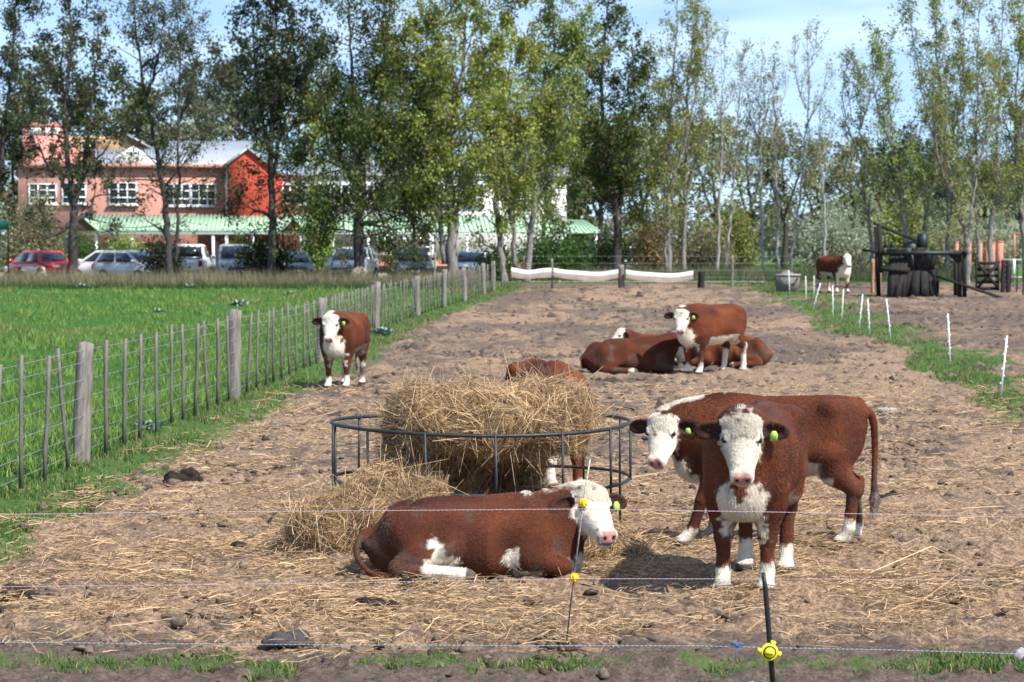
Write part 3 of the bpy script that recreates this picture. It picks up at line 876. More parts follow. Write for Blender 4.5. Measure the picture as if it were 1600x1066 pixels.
# ------------------------------------------------------------------ blades and straws
m_blade = attr_mat('grass_blade', 'tint', 0.6, 0.25, transl=0.35)
m_straw = attr_mat('straw_stem', 'tint', 0.55, 0.3, transl=0.12)
def blades(name, x, y, z, h, w, lean, cols, mat, rg, kind='stuff', dry=0.0):
    """tapered, bent blades: 5 vertices, 3 triangles each"""
    n = len(x)
    a = rg.random(n) * 2 * PI; la = rg.random(n) * 2 * PI
    s = np.stack([np.cos(a), np.sin(a), np.zeros(n)], -1) * (w / 2)[:, None]
    l = np.stack([np.cos(la), np.sin(la), np.zeros(n)], -1) * (lean * h)[:, None]
    B = np.stack([x, y, z], -1)
    m1 = B + l * .32 + np.array([0, 0, 1]) * (h * .6)[:, None]
    tip = B + l + np.array([0, 0, 1]) * (h * np.sqrt(np.clip(1 - lean * lean * .6, .1, 1)))[:, None]
    far_ = y > 26
    if far_.any():
        Vf = np.stack([B - s * 1.15, B + s * 1.15, tip], 1)[far_].reshape(-1, 3); nf = far_.sum()
        Vn = np.stack([B - s, B + s, m1 + s * .8, m1 - s * .8, tip], 1)[~far_].reshape(-1, 3); nn_ = n - nf
        i = np.arange(nn_) * 5; j = np.arange(nf) * 3 + nn_ * 5
        F_ = [np.stack([j, j + 1, j + 2], -1)]
        if nn_: F_ += [np.stack([i, i + 1, i + 2, i + 3], -1), np.stack([i + 3, i + 2, i + 4], -1)]
        me = mesh_np(name, np.concatenate([Vn, Vf]), F_, mat, False, {'tint': np.concatenate([np.repeat(cols[~far_], 5, 0), np.repeat(cols[far_], 3, 0)])})
        return tag(link(name, me), kind=kind)
    V = np.stack([B - s, B + s, m1 + s * .8, m1 - s * .8, tip], 1).reshape(-1, 3)
    i = np.arange(n) * 5
    Q = np.stack([i, i + 1, i + 2, i + 3], -1); T = np.stack([i + 3, i + 2, i + 4], -1)
    me = mesh_np(name, V, [Q, T], mat, False, {'tint': np.repeat(cols, 5, 0)})
    o = link(name, me)
    return tag(o, kind=kind)
def lerp_col(A, B, t): return np.array(A)[None] * (1 - t[:, None]) + np.array(B)[None] * t[:, None]
def pick(rg, n, x0, x1, y0, y1, power=1.0):
    y = (y0 ** (1 - power) + rg.random(n) * (y1 ** (1 - power) - y0 ** (1 - power))) ** (1 / (1 - power)) if power != 1 else y0 * (y1 / y0) ** rg.random(n)
    return x0 + rg.random(n) * (x1 - x0), y

rg = np.random.default_rng(5)
# pasture grass
n = 132000
y = 14 * (104 / 14) ** rg.random(n)
x = fence_x(y) - .02 - (rg.random(n) ** 1.25) * (np.maximum(.235 * y + fence_x(y), 1.5) + 2)
cl = fbm2(x * 1.1, y * .9, 3, 93)
k = cl + rg.normal(0, .12, n) > .42
x, y, cl = x[k], y[k], cl[k]; n = len(x)
t = np.clip(rg.normal(.45, .28, n) + (cl - .5) * .8, 0, 1)
cols = lerp_col((.056, .130, .026), (.225, .350, .072), t)
pale = rg.random(n) < .06; cols[pale] = (.28, .28, .12)
dull = fbm2(x * .22, y * .14, 3, 97) > .56; cols[dull] = cols[dull] * np.array([1.25, .95, 1.2])
h = rg.uniform(.07, .17, n) * np.clip(.35 + 1.5 * cl + .8 * smooth(.55, .7, fbm2(x * .5, y * .35, 3, 98)), .4, 2.2)
zz = terrain_v(x, y) + (fbm2(x * 1.2, y * 1.2, 4, 90) - .45) * .16 * smooth(0, .8, fence_x(y) - x)
tag(blades('pasture_grass', x, y, zz, h, .006 + .00032 * y * rg.uniform(.7, 1.5, n), rg.uniform(.15, .8, n), cols, m_blade, rg), kind='stuff')
# grass spilling through the fence into the yard and along the white stakes, tufts in the foreground
n = 70000
y = 13 * (108 / 13) ** rg.random(n)
x = fence_x(y) - .25 + rg.random(n) ** 1.6 * 2.4
n2 = 60000
y2 = 25 * (108 / 25) ** rg.random(n2); x2 = stake_x(y2) + rg.normal(0, 1, n2) * (.4 + .015 * y2); y2 += rg.normal(0, .3, n2)
n3 = 40000
y3 = rg.uniform(11.2, 12.75, n3); x3 = rg.uniform(-3.2, 3.4, n3)
n4 = 15000
y4 = rg.uniform(105, 112, n4); x4 = rg.uniform(-1, 16, n4)
x = np.concatenate([x, x2, x3, x4]); y = np.concatenate([y, y2, y3, y4])
st_, gr_, dk_, a_, b_ = yard_maps(x, y)
k = rg.random(len(x)) < smooth(.35, .8, gr_ * np.where(y < 13, 1.7, 1) + (fbm2(x * 5, y * 5, 2, 71) - .5) * .5)
x, y = x[k], y[k]; n = len(x)
t = np.clip(rg.normal(.5, .25, n), 0, 1)
cols = lerp_col((.050, .100, .022), (.150, .235, .060), t)
k2 = rg.random(n) < .20; cols[k2] = (.30, .25, .12)
near = smooth(25, 13, y)
tag(blades('yard_grass', x, y, terrain_v(x, y) - .03, rg.uniform(.045, .13, n) * (1 - .45 * near), .0045 + .0003 * y, rg.uniform(.2, .95, n), cols, m_blade, rg), kind='stuff')
# tall dry grass along the far side of the pasture and the yard
n = 42000
x = np.concatenate([rg.uniform(-29, -1.2, 26000), rg.uniform(-1.5, 24, n - 26000)])
y = np.where(x < -1.2, rg.uniform(97.5, 107, n), rg.uniform(112, 121, n))
cl = fbm2(x * .5, y * .5, 3, 101)
dry = np.clip(smooth(99, 103, y) * np.where(x < -1.2, 1, .25) + (cl - .5) * 1.4 + rg.normal(0, .2, n), 0, 1)
cols = lerp_col((.030, .075, .020), (.27, .235, .145), dry)
h = np.where(x < -1.2, .30 + .55 * smooth(98, 104, y), .75) * rg.uniform(.55, 1.15, n) * (.6 + .8 * cl)
tag(blades('tall_grass', x, y, terrain_v(x, y) - .02, h, rg.uniform(.012, .032, n), rg.uniform(.1, .6, n), cols, m_blade, rg), kind='stuff')

def straws(name, P, D, Lh, wd, cols, mat, rg, sag=.12):
    """bent flat stems centred at P along unit D: 3 cross-sections, 2 quads each"""
    n = len(P)
    side = np.cross(D, rg.normal(0, 1, (n, 3))); side /= np.linalg.norm(side, axis=1)[:, None] + 1e-9
    bend = np.cross(D, side) * (rg.normal(0, sag, n) * Lh)[:, None]
    a, m_, c = P - D * (Lh / 2)[:, None], P + bend, P + D * (Lh / 2)[:, None]
    s = side * (wd / 2)[:, None]
    V = np.stack([a - s, a + s, m_ - s, m_ + s, c - s * .6, c + s * .6], 1).reshape(-1, 3)
    i = np.arange(n) * 6
    Q = np.concatenate([np.stack([i, i + 1, i + 3, i + 2], -1), np.stack([i + 2, i + 3, i + 5, i + 4], -1)])
    return mesh_np(name, V, Q, mat, False, {'tint': np.repeat(cols, 6, 0)})
def straw_cols(rg, n, grey=.25):
    t = np.clip(rg.normal(.5, .3, n), 0, 1)
    c = lerp_col((.28, .170, .085), (.66, .455, .255), t)
    g = rg.random(n) < grey
    c[g] = lerp_col((.13, .10, .065), (.36, .27, .16), rg.random(g.sum()))
    return c
# loose straw over the near yard
n = 158000
y = 11.7 * (36 / 11.7) ** (rg.random(n) ** 1.1)
x = rg.uniform(-1, 1, n) * (.24 * y + .6)
k = x > fence_x(y) + .4
x, y = x[k], y[k]
w2 = fbm2(x * .9, y * .5 + 30, 4, 9); w3 = fbm2(x * 2.2, y * 1.6, 3, 67)
dens = smooth(12.2, 13.6, y + (w2 - .5) * 1.6) * np.clip(.38 + (w3 - .44) * 3.0, .05, 1) * (.45 + .55 * smooth(5.5, 2.0, np.hypot(x - .3, (y - 15.5) * .7)))
k = rg.random(len(x)) < dens
x, y, w3 = x[k], y[k], w3[k]; n = len(x)
az = rg.uniform(0, PI, n); el = np.abs(rg.normal(0, .16, n))
D = np.stack([np.cos(az) * np.cos(el), np.sin(az) * np.cos(el), np.sin(el) * rg.choice([-1, 1], n)], -1)
Ls = rg.gamma(1.7, .042, n) * np.where(rg.random(n) < .10, 2.4, 1) + .025
P = np.stack([x, y, .012 + rg.random(n) * .045 * (.4 + w3)], -1)
tag(link('loose_straw', straws('loose_straw', P, D, Ls, rg.uniform(.0022, .0050, n) * (.6 + y / 24), straw_cols(rg, n, .30), m_straw, rg)), kind='stuff')
# clods of dung and earth too many to count
n = 12500
y = 10.6 * (105 / 10.6) ** rg.random(n); x = rg.uniform(-1, 1, n) * (.23 * y + .5)
cl = fbm2(x * 1.1, y * .6, 3, 131)
k = (x > fence_x(y) + .5) & (cl + rg.normal(0, .1, n) > .47) & ((y > 19) | (y < 12.6) | (rg.random(n) < .55))
x, y = x[k], y[k]; n = len(x)
r = np.minimum(rg.gamma(1.4, .0085, n), .034) * (.7 + np.minimum(y, 24) / 50) + .006
import itertools
ico = np.array([(0, 0, 1), (.89, 0, .45), (.28, .85, .45), (-.72, .53, .45), (-.72, -.53, .45), (.28, -.85, .45), (.72, .53, -.45), (-.28, .85, -.45), (-.89, 0, -.45), (-.28, -.85, -.45), (.72, -.53, -.45), (0, 0, -1)])
icf = np.array([(0, 1, 2), (0, 2, 3), (0, 3, 4), (0, 4, 5), (0, 5, 1), (1, 6, 2), (2, 7, 3), (3, 8, 4), (4, 9, 5), (5, 10, 1), (6, 7, 2), (7, 8, 3), (8, 9, 4), (9, 10, 5), (10, 6, 1), (11, 7, 6), (11, 8, 7), (11, 9, 8), (11, 10, 9), (11, 6, 10)])
V = ico[None] * (1 + rg.normal(0, .36, (n, 12, 1))) * (r[:, None] * np.stack([rg.uniform(.8, 1.5, n), rg.uniform(.8, 1.3, n), rg.uniform(.45, .95, n)], -1))[:, None, :]
V = V + np.stack([x, y, terrain_v(x, y) + r * .12], -1)[:, None]
F = (icf[None] + (np.arange(n) * 12)[:, None, None]).reshape(-1, 3)
t = rg.random(n)
cc = lerp_col((.055, .041, .033), (.21, .155, .115), t ** 1.6)
m_clod = attr_mat('clod', 'tint', .95, .1, noise=.35, nscale=60)
tag(link('clods', mesh_np('clods', V.reshape(-1, 3), F, m_clod, False, {'tint': np.repeat(cc, 12, 0)})), kind='stuff')

# poached mud further back: small hard lumps that stand up and catch the light
n = 30000
y = 22 * (114 / 22) ** (rg.random(n) ** .85); x = rg.uniform(-1, 1, n) * (.22 * y + .5)
cl = fbm2(x * .28, y * .10 + 4, 3, 141)
k = (x > fence_x(y) + .7) & (cl + rg.normal(0, .14, n) > .44)
x, y = x[k], y[k]; n = len(x)
oc = np.array([(1, 0, 0), (0, 1, 0), (-1, 0, 0), (0, -1, 0), (0, 0, 1.0)])
of = np.array([(0, 1, 4), (1, 2, 4), (2, 3, 4), (3, 0, 4)])
r = (.016 + rg.gamma(1.5, .014, n)) * (.6 + y / 90)
V = oc[None] * (1 + rg.normal(0, .3, (n, 5, 1))) * (r[:, None] * np.stack([rg.uniform(.9, 2.0, n), rg.uniform(.9, 1.8, n), rg.uniform(.4, .9, n)], -1))[:, None, :]
V[:, 4, :2] += rg.normal(0, .4, (n, 2)) * r[:, None]
V = V + np.stack([x, y, terrain_v(x, y) - .015], -1)[:, None]
F = (of[None] + (np.arange(n) * 5)[:, None, None]).reshape(-1, 3)
cc = lerp_col((.055, .043, .036), (.20, .15, .115), rg.random(n) ** 1.3)
tag(link('mud_lumps', mesh_np('mud_lumps', V.reshape(-1, 3), F, m_clod, False, {'tint': np.repeat(cc, 5, 0)})), kind='stuff')
# ------------------------------------------------------------------ timber, wire and metal in the yard
m_post = plain('weathered_post', (.185, .165, .145), .9, .15, var=.5, scale=7, bump=.6, stretch=(4, 4, .5))
m_batten = plain('weathered_batten', (.150, .135, .120), .9, .15, var=.45, scale=9, bump=.5, stretch=(4, 4, .5))
m_wire = plain('galvanised_wire', (.42, .44, .45), .4, .5, .6, var=.15)
m_steel = plain('dark_steel_bar', (.028, .034, .038), .5, .45, .3, var=.4, scale=14, bump=.3)
m_white = plain('white_plastic', (.80, .80, .82), .45, .4, var=.06)
m_canvas = plain('white_canvas', (.62, .59, .54), .8, .2, var=.08, scale=3)
m_canvas_d = plain('beige_canvas', (.40, .33, .28), .85, .15, var=.15, scale=3)  # darker beige for the lower part of the covers
m_dark_wood = plain('blackened_timber', (.022, .021, .020), .85, .2, var=.5, scale=6, bump=.5, stretch=(3, 3, .6))
m_grey_wood = plain('grey_dark_timber', (.030, .027, .026), .9, .15, var=.5, scale=6, bump=.5, stretch=(3, 3, .6))
m_dark_metal = plain('dark_green_metal', (.012, .020, .020), .5, .4, .2, var=.4, scale=4)
m_concrete = plain('grey_concrete', (.17, .16, .15), .92, .15, var=.3, scale=6, bump=.4)
m_beige = plain('beige_stone', (.36, .29, .21), .92, .15, var=.3, scale=6, bump=.4)
m_salmon = plain('salmon_paint', (.50, .19, .14), .7, .3, var=.15)
m_ochre_wood = plain('ochre_timber', (.36, .19, .11), .85, .2, var=.3, scale=6, stretch=(3, 3, .5))
m_yellow = plain('yellow_plastic', (.82, .50, .010), .4, .4, var=.08)
m_lemon = plain('lemon_plastic', (.72, .62, .030), .4, .4, var=.08)
m_black = plain('black_plastic', (.014, .013, .014), .5, .35, var=.3)
m_blue = plain('blue_twine', (.05, .13, .30), .7, .2, var=.3)
m_dung = plain('dry_dung', (.030, .023, .019), .97, .08, var=.5, scale=25, bump=1.0)
m_stone = plain('pale_stone', (.33, .31, .29), .9, .15, var=.3, scale=12, bump=.6)

def post_mesh(name, h, r, mat, seed, n=12):
    rg_ = np.random.default_rng(seed)
    zs = np.linspace(-.15, h, 9)
    ctr = np.stack([np.cumsum(rg_.normal(0, .006, 9)), np.cumsum(rg_.normal(0, .006, 9)), zs], -1)
    g = Geo(); g.tube(ctr, r * (1 + rg_.normal(0, .06, 9)), n)
    V = g.V[0]
    ang = np.arctan2(V[:, 1], V[:, 0])
    V[:, :2] *= (1 + .07 * np.sin(3 * ang + seed) + .04 * np.sin(5 * ang + 2 * seed))[:, None]
    m = len(zs) * n
    V[m - n:m, 2] += .012 * np.sin(2 * ang[m - n:m])
    return g.mesh(name, mat, False)

# --- batten fence on the left
fence = empty('batten_fence', FENCE_PTS[1], 'long grey wire fence of thick posts and thin battens beside the green pasture', 'fence')
o0 = Vector(fence.location)
pts_all = FENCE_PTS
rf = np.random.default_rng(17)
for i, p in enumerate(pts_all):
    h = 1.20 + rf.uniform(-.03, .06)
    o = link('post', post_mesh('post', h, .088 if i != 3 else .075, m_post, 30 + i), fence, p - o0)
    o.rotation_euler = (rf.normal(0, .012), .03 if i == 1 else rf.normal(0, .015), rf.uniform(0, 6))
    if i == 1: o.rotation_euler = (0, .045, 1.0)
bat_me = []
for k in range(5):
    g = Geo(); zs = np.linspace(-.03, 1.13, 5)
    q = np.cumsum(rf.normal(0, .006, 5))
    for a, b_ in zip(range(4), range(1, 5)):
        pass
    g.tube(np.stack([q, q * .4, zs], -1), .024, 4)
    bat_me.append(g.mesh('batten', m_batten))
for i in range(len(pts_all) - 1):
    a, b_ = pts_all[i], pts_all[i + 1]
    nb = max(2, int(round((b_ - a).length / .92)))
    for k in range(1, nb):
        p = a.lerp(b_, (k + rf.normal(0, .06)) / nb); p.z = terrain(p.x, p.y)
        o = link('batten', bat_me[rf.integers(5)], fence, p - o0 + Vector((.05, 0, .04 + rf.normal(0, .02))))
        o.rotation_euler = (rf.normal(0, .035), rf.normal(0.01, .035), PI / 4 + rf.normal(0, .15))
for h in (.14, .31, .48, .66, .83, 1.0, 1.12):
    g = Geo(); P = []
    for i in range(len(pts_all) - 1):
        for k in range(8):
            p = pts_all[i].lerp(pts_all[i + 1], k / 8); P.append(p - o0 + Vector((.03, 0, h - .02 * math.sin(PI * k / 8))))
    P.append(pts_all[-1] - o0 + Vector((.03, 0, h)))
    g.tube(P, .0026, 4, False); g.build('wire', m_wire, fence)

# --- fence across the far end of the yard with canvas feed covers slung on it
fe = ground_at(972, 450)
DE = fe.y
far = empty('end_fence', fe, 'wire fence with weathered posts closing the far end of the yard', 'fence')
end_posts = [(786, 411, .07, m_post), (863, 404, .05, m_post), (972, 414, .13, m_post), (1095, 424, .13, m_dark_wood), (1144, 399, .055, m_post)]
for j, (px, py, r, m) in enumerate(end_posts):
    h = (450 - py) * DE / FPX
    link('post', post_mesh('post', h, r, m, 60 + j, 9), far, (at(px, 450, DE).x - fe.x, 0, 0))
for h in (.45, .75, 1.05, 1.35):
    g = Geo(); g.tube([(at(px, 450, DE).x - fe.x, -.03, h) for px in np.linspace(780, 1232, 10)], .004, 4, False); g.build('wire', m_wire, far)
for lab, (x0, x1, y0, y1) in zip(('shortest white canvas cover on the end fence, against the tree trunk', 'white canvas cover between the thin and the thick end fence posts', 'white canvas cover sagging between thick grey post and black post'),
                                 ((799, 861.5, 419.5, 419), (865, 966, 419, 422), (978, 1083, 421.5, 424))):
    n = 14
    A, B = at(x0, y0, DE - .25), at(x1, y1, DE - .25)
    prof = [(.10, -.09, 0), (.06, -.01, 0), (0, .02, 0), (-.06, .0, 0), (-.10, -.07, 0), (-.115, -.14, 0)]
    V = []; VS = []
    for k in range(n + 1):
        t = k / n; c = A.lerp(B, t); sag = -.14 * math.sin(PI * t) * (x1 - x0) / 105
        wob = .02 * math.sin(9 * t + x0)
        for (dy, dz, _) in prof: V.append((c.x, c.y + dy, c.z + dz + sag + wob))
        for (dy, dz) in ((-.114, -.137), (-.118, -.25), (-.10 + .02 * math.sin(23 * t), -.37 - .02 * math.sin(7 * t + x0))): VS.append((c.x, c.y + dy, c.z + dz + sag + wob))
    def strip(V, w, name, mat, parent):
        V = np.array(V); i = np.arange(len(V)).reshape(-1, w)
        F = np.stack([i[:-1, :-1], i[1:, :-1], i[1:, 1:], i[:-1, 1:]], -1).reshape(-1, 4)
        return link(name, mesh_np(name, V - np.array(A), F, mat, True), parent)
    r = empty('feed_cover', A, lab, 'canvas cover', 'white canvas covers on the end fence')
    strip(V, 6, 'cover', m_canvas, r); strip(VS, 3, 'skirt', m_canvas_d, r)

# --- white step-in stakes along the right hand strip
stake_labs = ['white electric fence stake farthest away, in front of the grey trough', 'white stake left of the red cow, second farthest of the row', 'upright white stake below the rump of the far red cow', 'white stake leaning steeply right under the far red cow',
              'white stake under the chest of the far red cow', 'white stake leaning slightly right just past the far red cow', 'white stake leaning right, left one of a close pair', 'white stake leaning left, right one of a close pair',
              'white stake leaning left in front of the black wooden frame', 'white stake second nearest of the row, on bare brown earth', 'nearest and tallest white stake at the right edge of the yard']
for lab, (tp_, bs_) in zip(stake_labs, STAKE_PX):
    b_ = ground_at(*bs_); t_ = at(tp_[0], tp_[1], b_.y)
    v = t_ - b_
    g = Geo(); g.tube([(0, 0, -.05), v * .5, v], [.014, .014, .012], 7)
    o = g.build('stake', m_white, None, True, b_)
    tag(o, lab, 'stake', 'white stakes of the electric fence')
    for k in range(7):
        c = v * (.22 + .12 * k)
        g = Geo(); g.box(c + Vector((.020 if k % 2 else -.020, 0, 0)), (.016, .016, .028)); g.build('lug', m_white, o)

# --- hay feeder ring
FX0, FY0, FR = -.238, 17.92, 1.13
fd = empty('hay_feeder', (FX0, FY0, 0), 'round black steel bar hay feeder around the big bale', 'feeder')
for nm, z, wob in (('top_ring', .80, .012), ('lower_ring', .375, .015)):
    a = np.linspace(0, 2 * PI, 64, endpoint=False)
    g = Geo(); g.tube(np.stack([FR * np.cos(a), FR * np.sin(a), z + wob * np.sin(2 * a + 1)], -1), .0135 if z > .5 else .0125, 8, closed=True); g.build(nm, m_steel, fd, True)
for k in range(14):
    a = math.radians(-84 + 25.714 * k)
    z0 = .375 if k in (0, 1, 3) else -.03
    q = (FR + .008)
    g = Geo(); g.tube([(q * math.cos(a), q * math.sin(a), z0), (q * math.cos(a + .008), q * math.sin(a + .008), .45), (q * math.cos(a), q * math.sin(a), .805)], .0098, 7)
    g.build('upright', m_steel, fd, True)

# --- the bale, eaten hollow from the front, and the heap pulled out of it
def hay(name, label, cat, prims, carves, vox, loc, n, seed, wild, fringe):
    V, F = mesh_field(prims, carves, vox, floor=-.03)
    V = V + (noise3(V * 4.5, seed) - .5)[:, None] * .17 * vert_normals(V, F) + (noise3(V * 13, seed + 1) - .5)[:, None] * .09 * vert_normals(V, F)
    N = vert_normals(V, F)
    cc = lerp_col((.085, .056, .027), (.30, .20, .095), np.clip(noise3(V * 9, seed + 2) * .6 + noise3(V * 40, seed + 3) * .5, 0, 1))
    o = link(name, mesh_np(name, V, F, m_hay, True, {'tint': cc}), None, loc)
    tag(o, label, cat)
    rg_ = np.random.default_rng(seed)
    fi = rg_.choice(len(F), n)
    bw = rg_.dirichlet((1, 1, 1, 1), n)[..., None]
    P = (V[F[fi]] * bw).sum(1); Nn = (N[F[fi]] * bw).sum(1)
    patch = noise3(P * 3.2, seed + 7)
    base = np.stack([noise3(P * 2.4 + 11 * k, seed + 8 + k) - .5 for k in range(3)], -1) * 3.0 + rg_.normal(0, .75, (n, 3))
    K = max(60, n // 42); seeds = P[rg_.choice(n, K)]; own = np.zeros(n, int); bd = np.full(n, 9.0)
    for q_ in range(K):
        dq = ((P - seeds[q_]) ** 2).sum(1); m_ = dq < bd; own[m_] = q_; bd[m_] = dq[m_]
    base = base * .30 + rg_.normal(0, 1.1, (K, 3))[own] + rg_.normal(0, .45, (n, 3))
    hang = smooth(.45, -.25, Nn[:, 2])
    D = base * np.array([1, 1, .75]); D[:, 2] -= hang * 1.0
    D -= (D * Nn).sum(1)[:, None] * Nn * rg_.uniform(.55, 1.0, n)[:, None]
    D /= np.linalg.norm(D, axis=1)[:, None] + 1e-9
    Ls = rg_.gamma(2.6, .055, n) + .05
    P = P + Nn * (rg_.uniform(-.02, .025, n) + np.abs(rg_.normal(0, .032, K))[own])[:, None]
    c = straw_cols(rg_, n, .25) * (.55 + .6 * patch + .35 * rg_.random(K)[own])[:, None]
    # wild stems that stand off the heap
    k = rg_.random(n) < wild
    D[k] = D[k] * .6 + Nn[k] * .8 + rg_.normal(0, .4, (k.sum(), 3)); D[k] /= np.linalg.norm(D[k], axis=1)[:, None]; Ls[k] *= rg_.uniform(1.0, 2.1, k.sum())
    me = straws('hay_stems', P, D, Ls, rg_.uniform(.0022, .0050, n), np.clip(c, 0, .75), m_straw, rg_, .14)
    s = link('hay_stems', me, o); s['kind'] = 'stuff'
    return o
m_hay = attr_mat('packed_hay', 'tint', .95, .1, noise=.45, nscale=45)
# local origin at the feeder's centre
bale_p = [EL((.12, -.02, .83), (.70, .70, .155), k=.15), EL((-.28, 0, .50), (.38, .50, .50), k=.15), EL((.52, -.18, .92), (.28, .40, .17), k=.15), EL((-.27, -.15, .90), (.34, .48, .15), k=.15),
          EL((.05, .30, .35), (.45, .36, .48), k=.15), EL((.40, -.45, .76), (.34, .22, .12), k=.1), EL((.0, -.62, .82), (.45, .18, .13), k=.1)]
bale_c = [EL((.15, -.40, .35), (.46, .80, .38), k=.05), EL((.06, .0, 1.12), (.50, .50, .15), k=.08), EL((.75, .1, .42), (.40, .7, .30), k=.08)]
hay('hay_bale', 'big round hay bale eaten hollow underneath, standing inside the steel ring', 'hay bale', bale_p, bale_c, .028, (FX0 - .02, FY0, 0), 30000, 201, .13, 0)
heap_p = [EL((0, 0, .10), (.53, .46, .30), k=.12), EL((.12, .12, .22), (.40, .34, .22), k=.12), EL((-.28, -.12, .12), (.28, .3, .22), k=.1), EL((.35, .05, .10), (.25, .3, .2), k=.1)]
hay('hay_heap', 'low heap of loose hay spilled at the front left of the feeder', 'hay', heap_p, [], .028, (-.95, 16.75, 0), 13000, 222, .12, 0)
heap2 = [EL((0, 0, .0), (.42, .30, .09), k=.1), EL((.15, -.05, .0), (.22, .2, .10), k=.1)]
hay('hay_scatter', 'flat thin spread of hay behind the lying calf by its head', 'hay', heap2, [], .03, (.50, 16.2, 0), 4000, 233, .15, 0)

# --- dung and stones lying singly in the yard
def lump(name, label, cat, px, py, wpx, flat_, mat, seed, group=None):
    p = ground_at(px, py); w = wpx * p.y / FPX
    rg_ = np.random.default_rng(seed)
    prims = [EL((rg_.normal(0, .22) * w, rg_.normal(0, .18) * w, rg_.uniform(0, .16) * w * flat_), (w * rg_.uniform(.22, .40), w * rg_.uniform(.2, .33), w * flat_ * rg_.uniform(.28, .5)), k=w * .08) for _ in range(7)]
    V, F = mesh_field(prims, [], max(.006, w / 22), floor=-.02)
    V = V + (noise3(V * 28 / (w * 6), seed) - .5)[:, None] * vert_normals(V, F) * w * .22
    o = link(name, mesh_np(name, V, F, mat, False), None, (p.x, p.y, p.z + .0))
    return tag(o, label, cat, group)
G_D = 'dung pats lying in the yard'
lump('dung_pat', 'dark crumbly dung pat on the straw near the left fence', 'dung pat', 297, 752, 44, .75, m_dung, 1, G_D)
lump('dung_pat', 'small dark dung lump left of the hay heap', 'dung pat', 370, 858, 28, .8, m_dung, 2, G_D)
lump('dung_pat', 'big black dung lump in front of the lying calf', 'dung pat', 592, 952, 46, .7, m_dung, 3, G_D)
lump('dung_pat', 'wide flat dung pat at the left edge of the straw', 'dung pat', 26, 930, 62, .35, m_dung, 4, G_D)
lump('dung_pat', 'black dung clod touching the hind hoof of the lying calf', 'dung pat', 640, 921, 30, .95, m_dung, 5, G_D)
lump('dung_pat', 'low dark dung pat between the lying calf and the slab', 'dung pat', 486, 942, 36, .45, m_dung, 6, G_D)
lump('dung_pat', 'dark dung pat right of the standing calves', 'dung pat', 1395, 778, 40, .35, m_dung, 7, G_D)
lump('dung_pat', 'ring shaped dung pat behind the feeder on bare ground', 'dung pat', 980, 643, 22, .5, m_dung, 8, G_D)
lump('flat_stone', 'flat dark slab of stone at the front edge of the straw', 'stone', 452, 1004, 84, .20, plain('dark_slab', (.060, .052, .052), .9, .15, var=.3, scale=14, bump=.4), 9)
lump('pale_stone', 'pale grey stone at the right edge in the front grass', 'stone', 1597, 1026, 34, .7, m_stone, 10)
lump('pale_stone', 'pale grey stone at the foot of the black stake', 'stone', 1184, 1078, 50, .45, m_stone, 12)
lump('pale_stone', 'small light stone behind the pair of standing calves', 'stone', 1385, 642, 22, .4, m_stone, 13)

# --- electric fence in the foreground
DR = 12.7
rod_px = [(884.5, 1010), (892, 940), (897, 903), (911, 786), (922, 718)]
rod = empty('fence_rod', at(884.5, 1010, DR), 'thin leaning rod with two yellow insulators in front of the lying calf', 'stake')
ro = Vector(rod.location)
R3 = [at(px, py, DR) - ro for px, py in rod_px]
g = Geo(); g.tube([R3[0] + Vector((-.01, 0, -.1)), R3[0], R3[1], R3[2]], .0042, 6); g.build('lower_rod', m_steel, rod)
g = Geo(); g.tube([R3[2], R3[3], R3[4]], .0044, 7); g.build('upper_rod', plain('pale_twisted_rod', (.42, .38, .34), .6, .3, var=.5, scale=60, bump=.5), rod)
for c in (R3[2], R3[3]):
    g = Geo()
    g.lathe([(.004, -.024), (.016, -.022), (.022, -.012), (.018, -.006), (.024, 0), (.018, .006), (.022, .012), (.016, .022), (.004, .024)], 14, (0, 0, 0))
    for k in range(8):
        a = k * PI / 4; g.box((.020 * math.cos(a), .020 * math.sin(a), 0), (.008, .006, .03), Matrix.Rotation(a, 3, 'Z'))
    o = g.build('insulator', m_yellow, rod, False, c)
def twine_mat(name, a, b_):
    m, nt, bs = new_mat(name, .7, .2)
    tc = nt.nodes.new('ShaderNodeTexCoord'); wv = nt.nodes.new('ShaderNodeTexWave'); wv.bands_direction = 'X'; wv.inputs['Scale'].default_value = 14; wv.inputs['Distortion'].default_value = 1.5
    mx = nt.nodes.new('ShaderNodeMix'); mx.data_type = 'RGBA'; mx.inputs['A'].default_value = a + (1,); mx.inputs['B'].default_value = b_ + (1,)
    nt.links.new(tc.outputs['Object'], wv.inputs['Vector']); nt.links.new(wv.outputs['Fac'], mx.inputs['Factor']); nt.links.new(mx.outputs['Result'], bs.inputs['Base Color'])
    return m
m_tw1 = twine_mat('pink_white_twine', (.52, .47, .47), (.40, .23, .26)); m_tw2 = twine_mat('blue_white_twine', (.42, .45, .48), (.09, .17, .30))
def twine(label, px, D, r, mat, ext=3.0):
    P = [at(a, b_, D) for a, b_ in px]
    d0, d1 = (P[0] - P[1]).normalized(), (P[-1] - P[-2]).normalized()
    P = [P[0] + d0 * ext] + P + [P[-1] + d1 * ext]
    g = Geo(); o_ = P[1]; g.tube([p - o_ for p in P], r, 6)
    return tag(g.build('twine', mat, None, True, o_), label, 'twine', 'strands of electric fence twine')
twine('upper pink and white fence twine crossing in front of the standing calf', [(0, 804), (300, 800.5), (600, 798), (911, 795.5), (1250, 801), (1600, 808.5)], DR - .02, .0017, m_tw1)
twine('middle pink and white fence twine just above the straw, below the upper one', [(0, 917), (300, 914), (600, 910), (897, 904.5), (1250, 905), (1600, 907.5)], DR - .02, .0017, m_tw1)
DS = 11.3
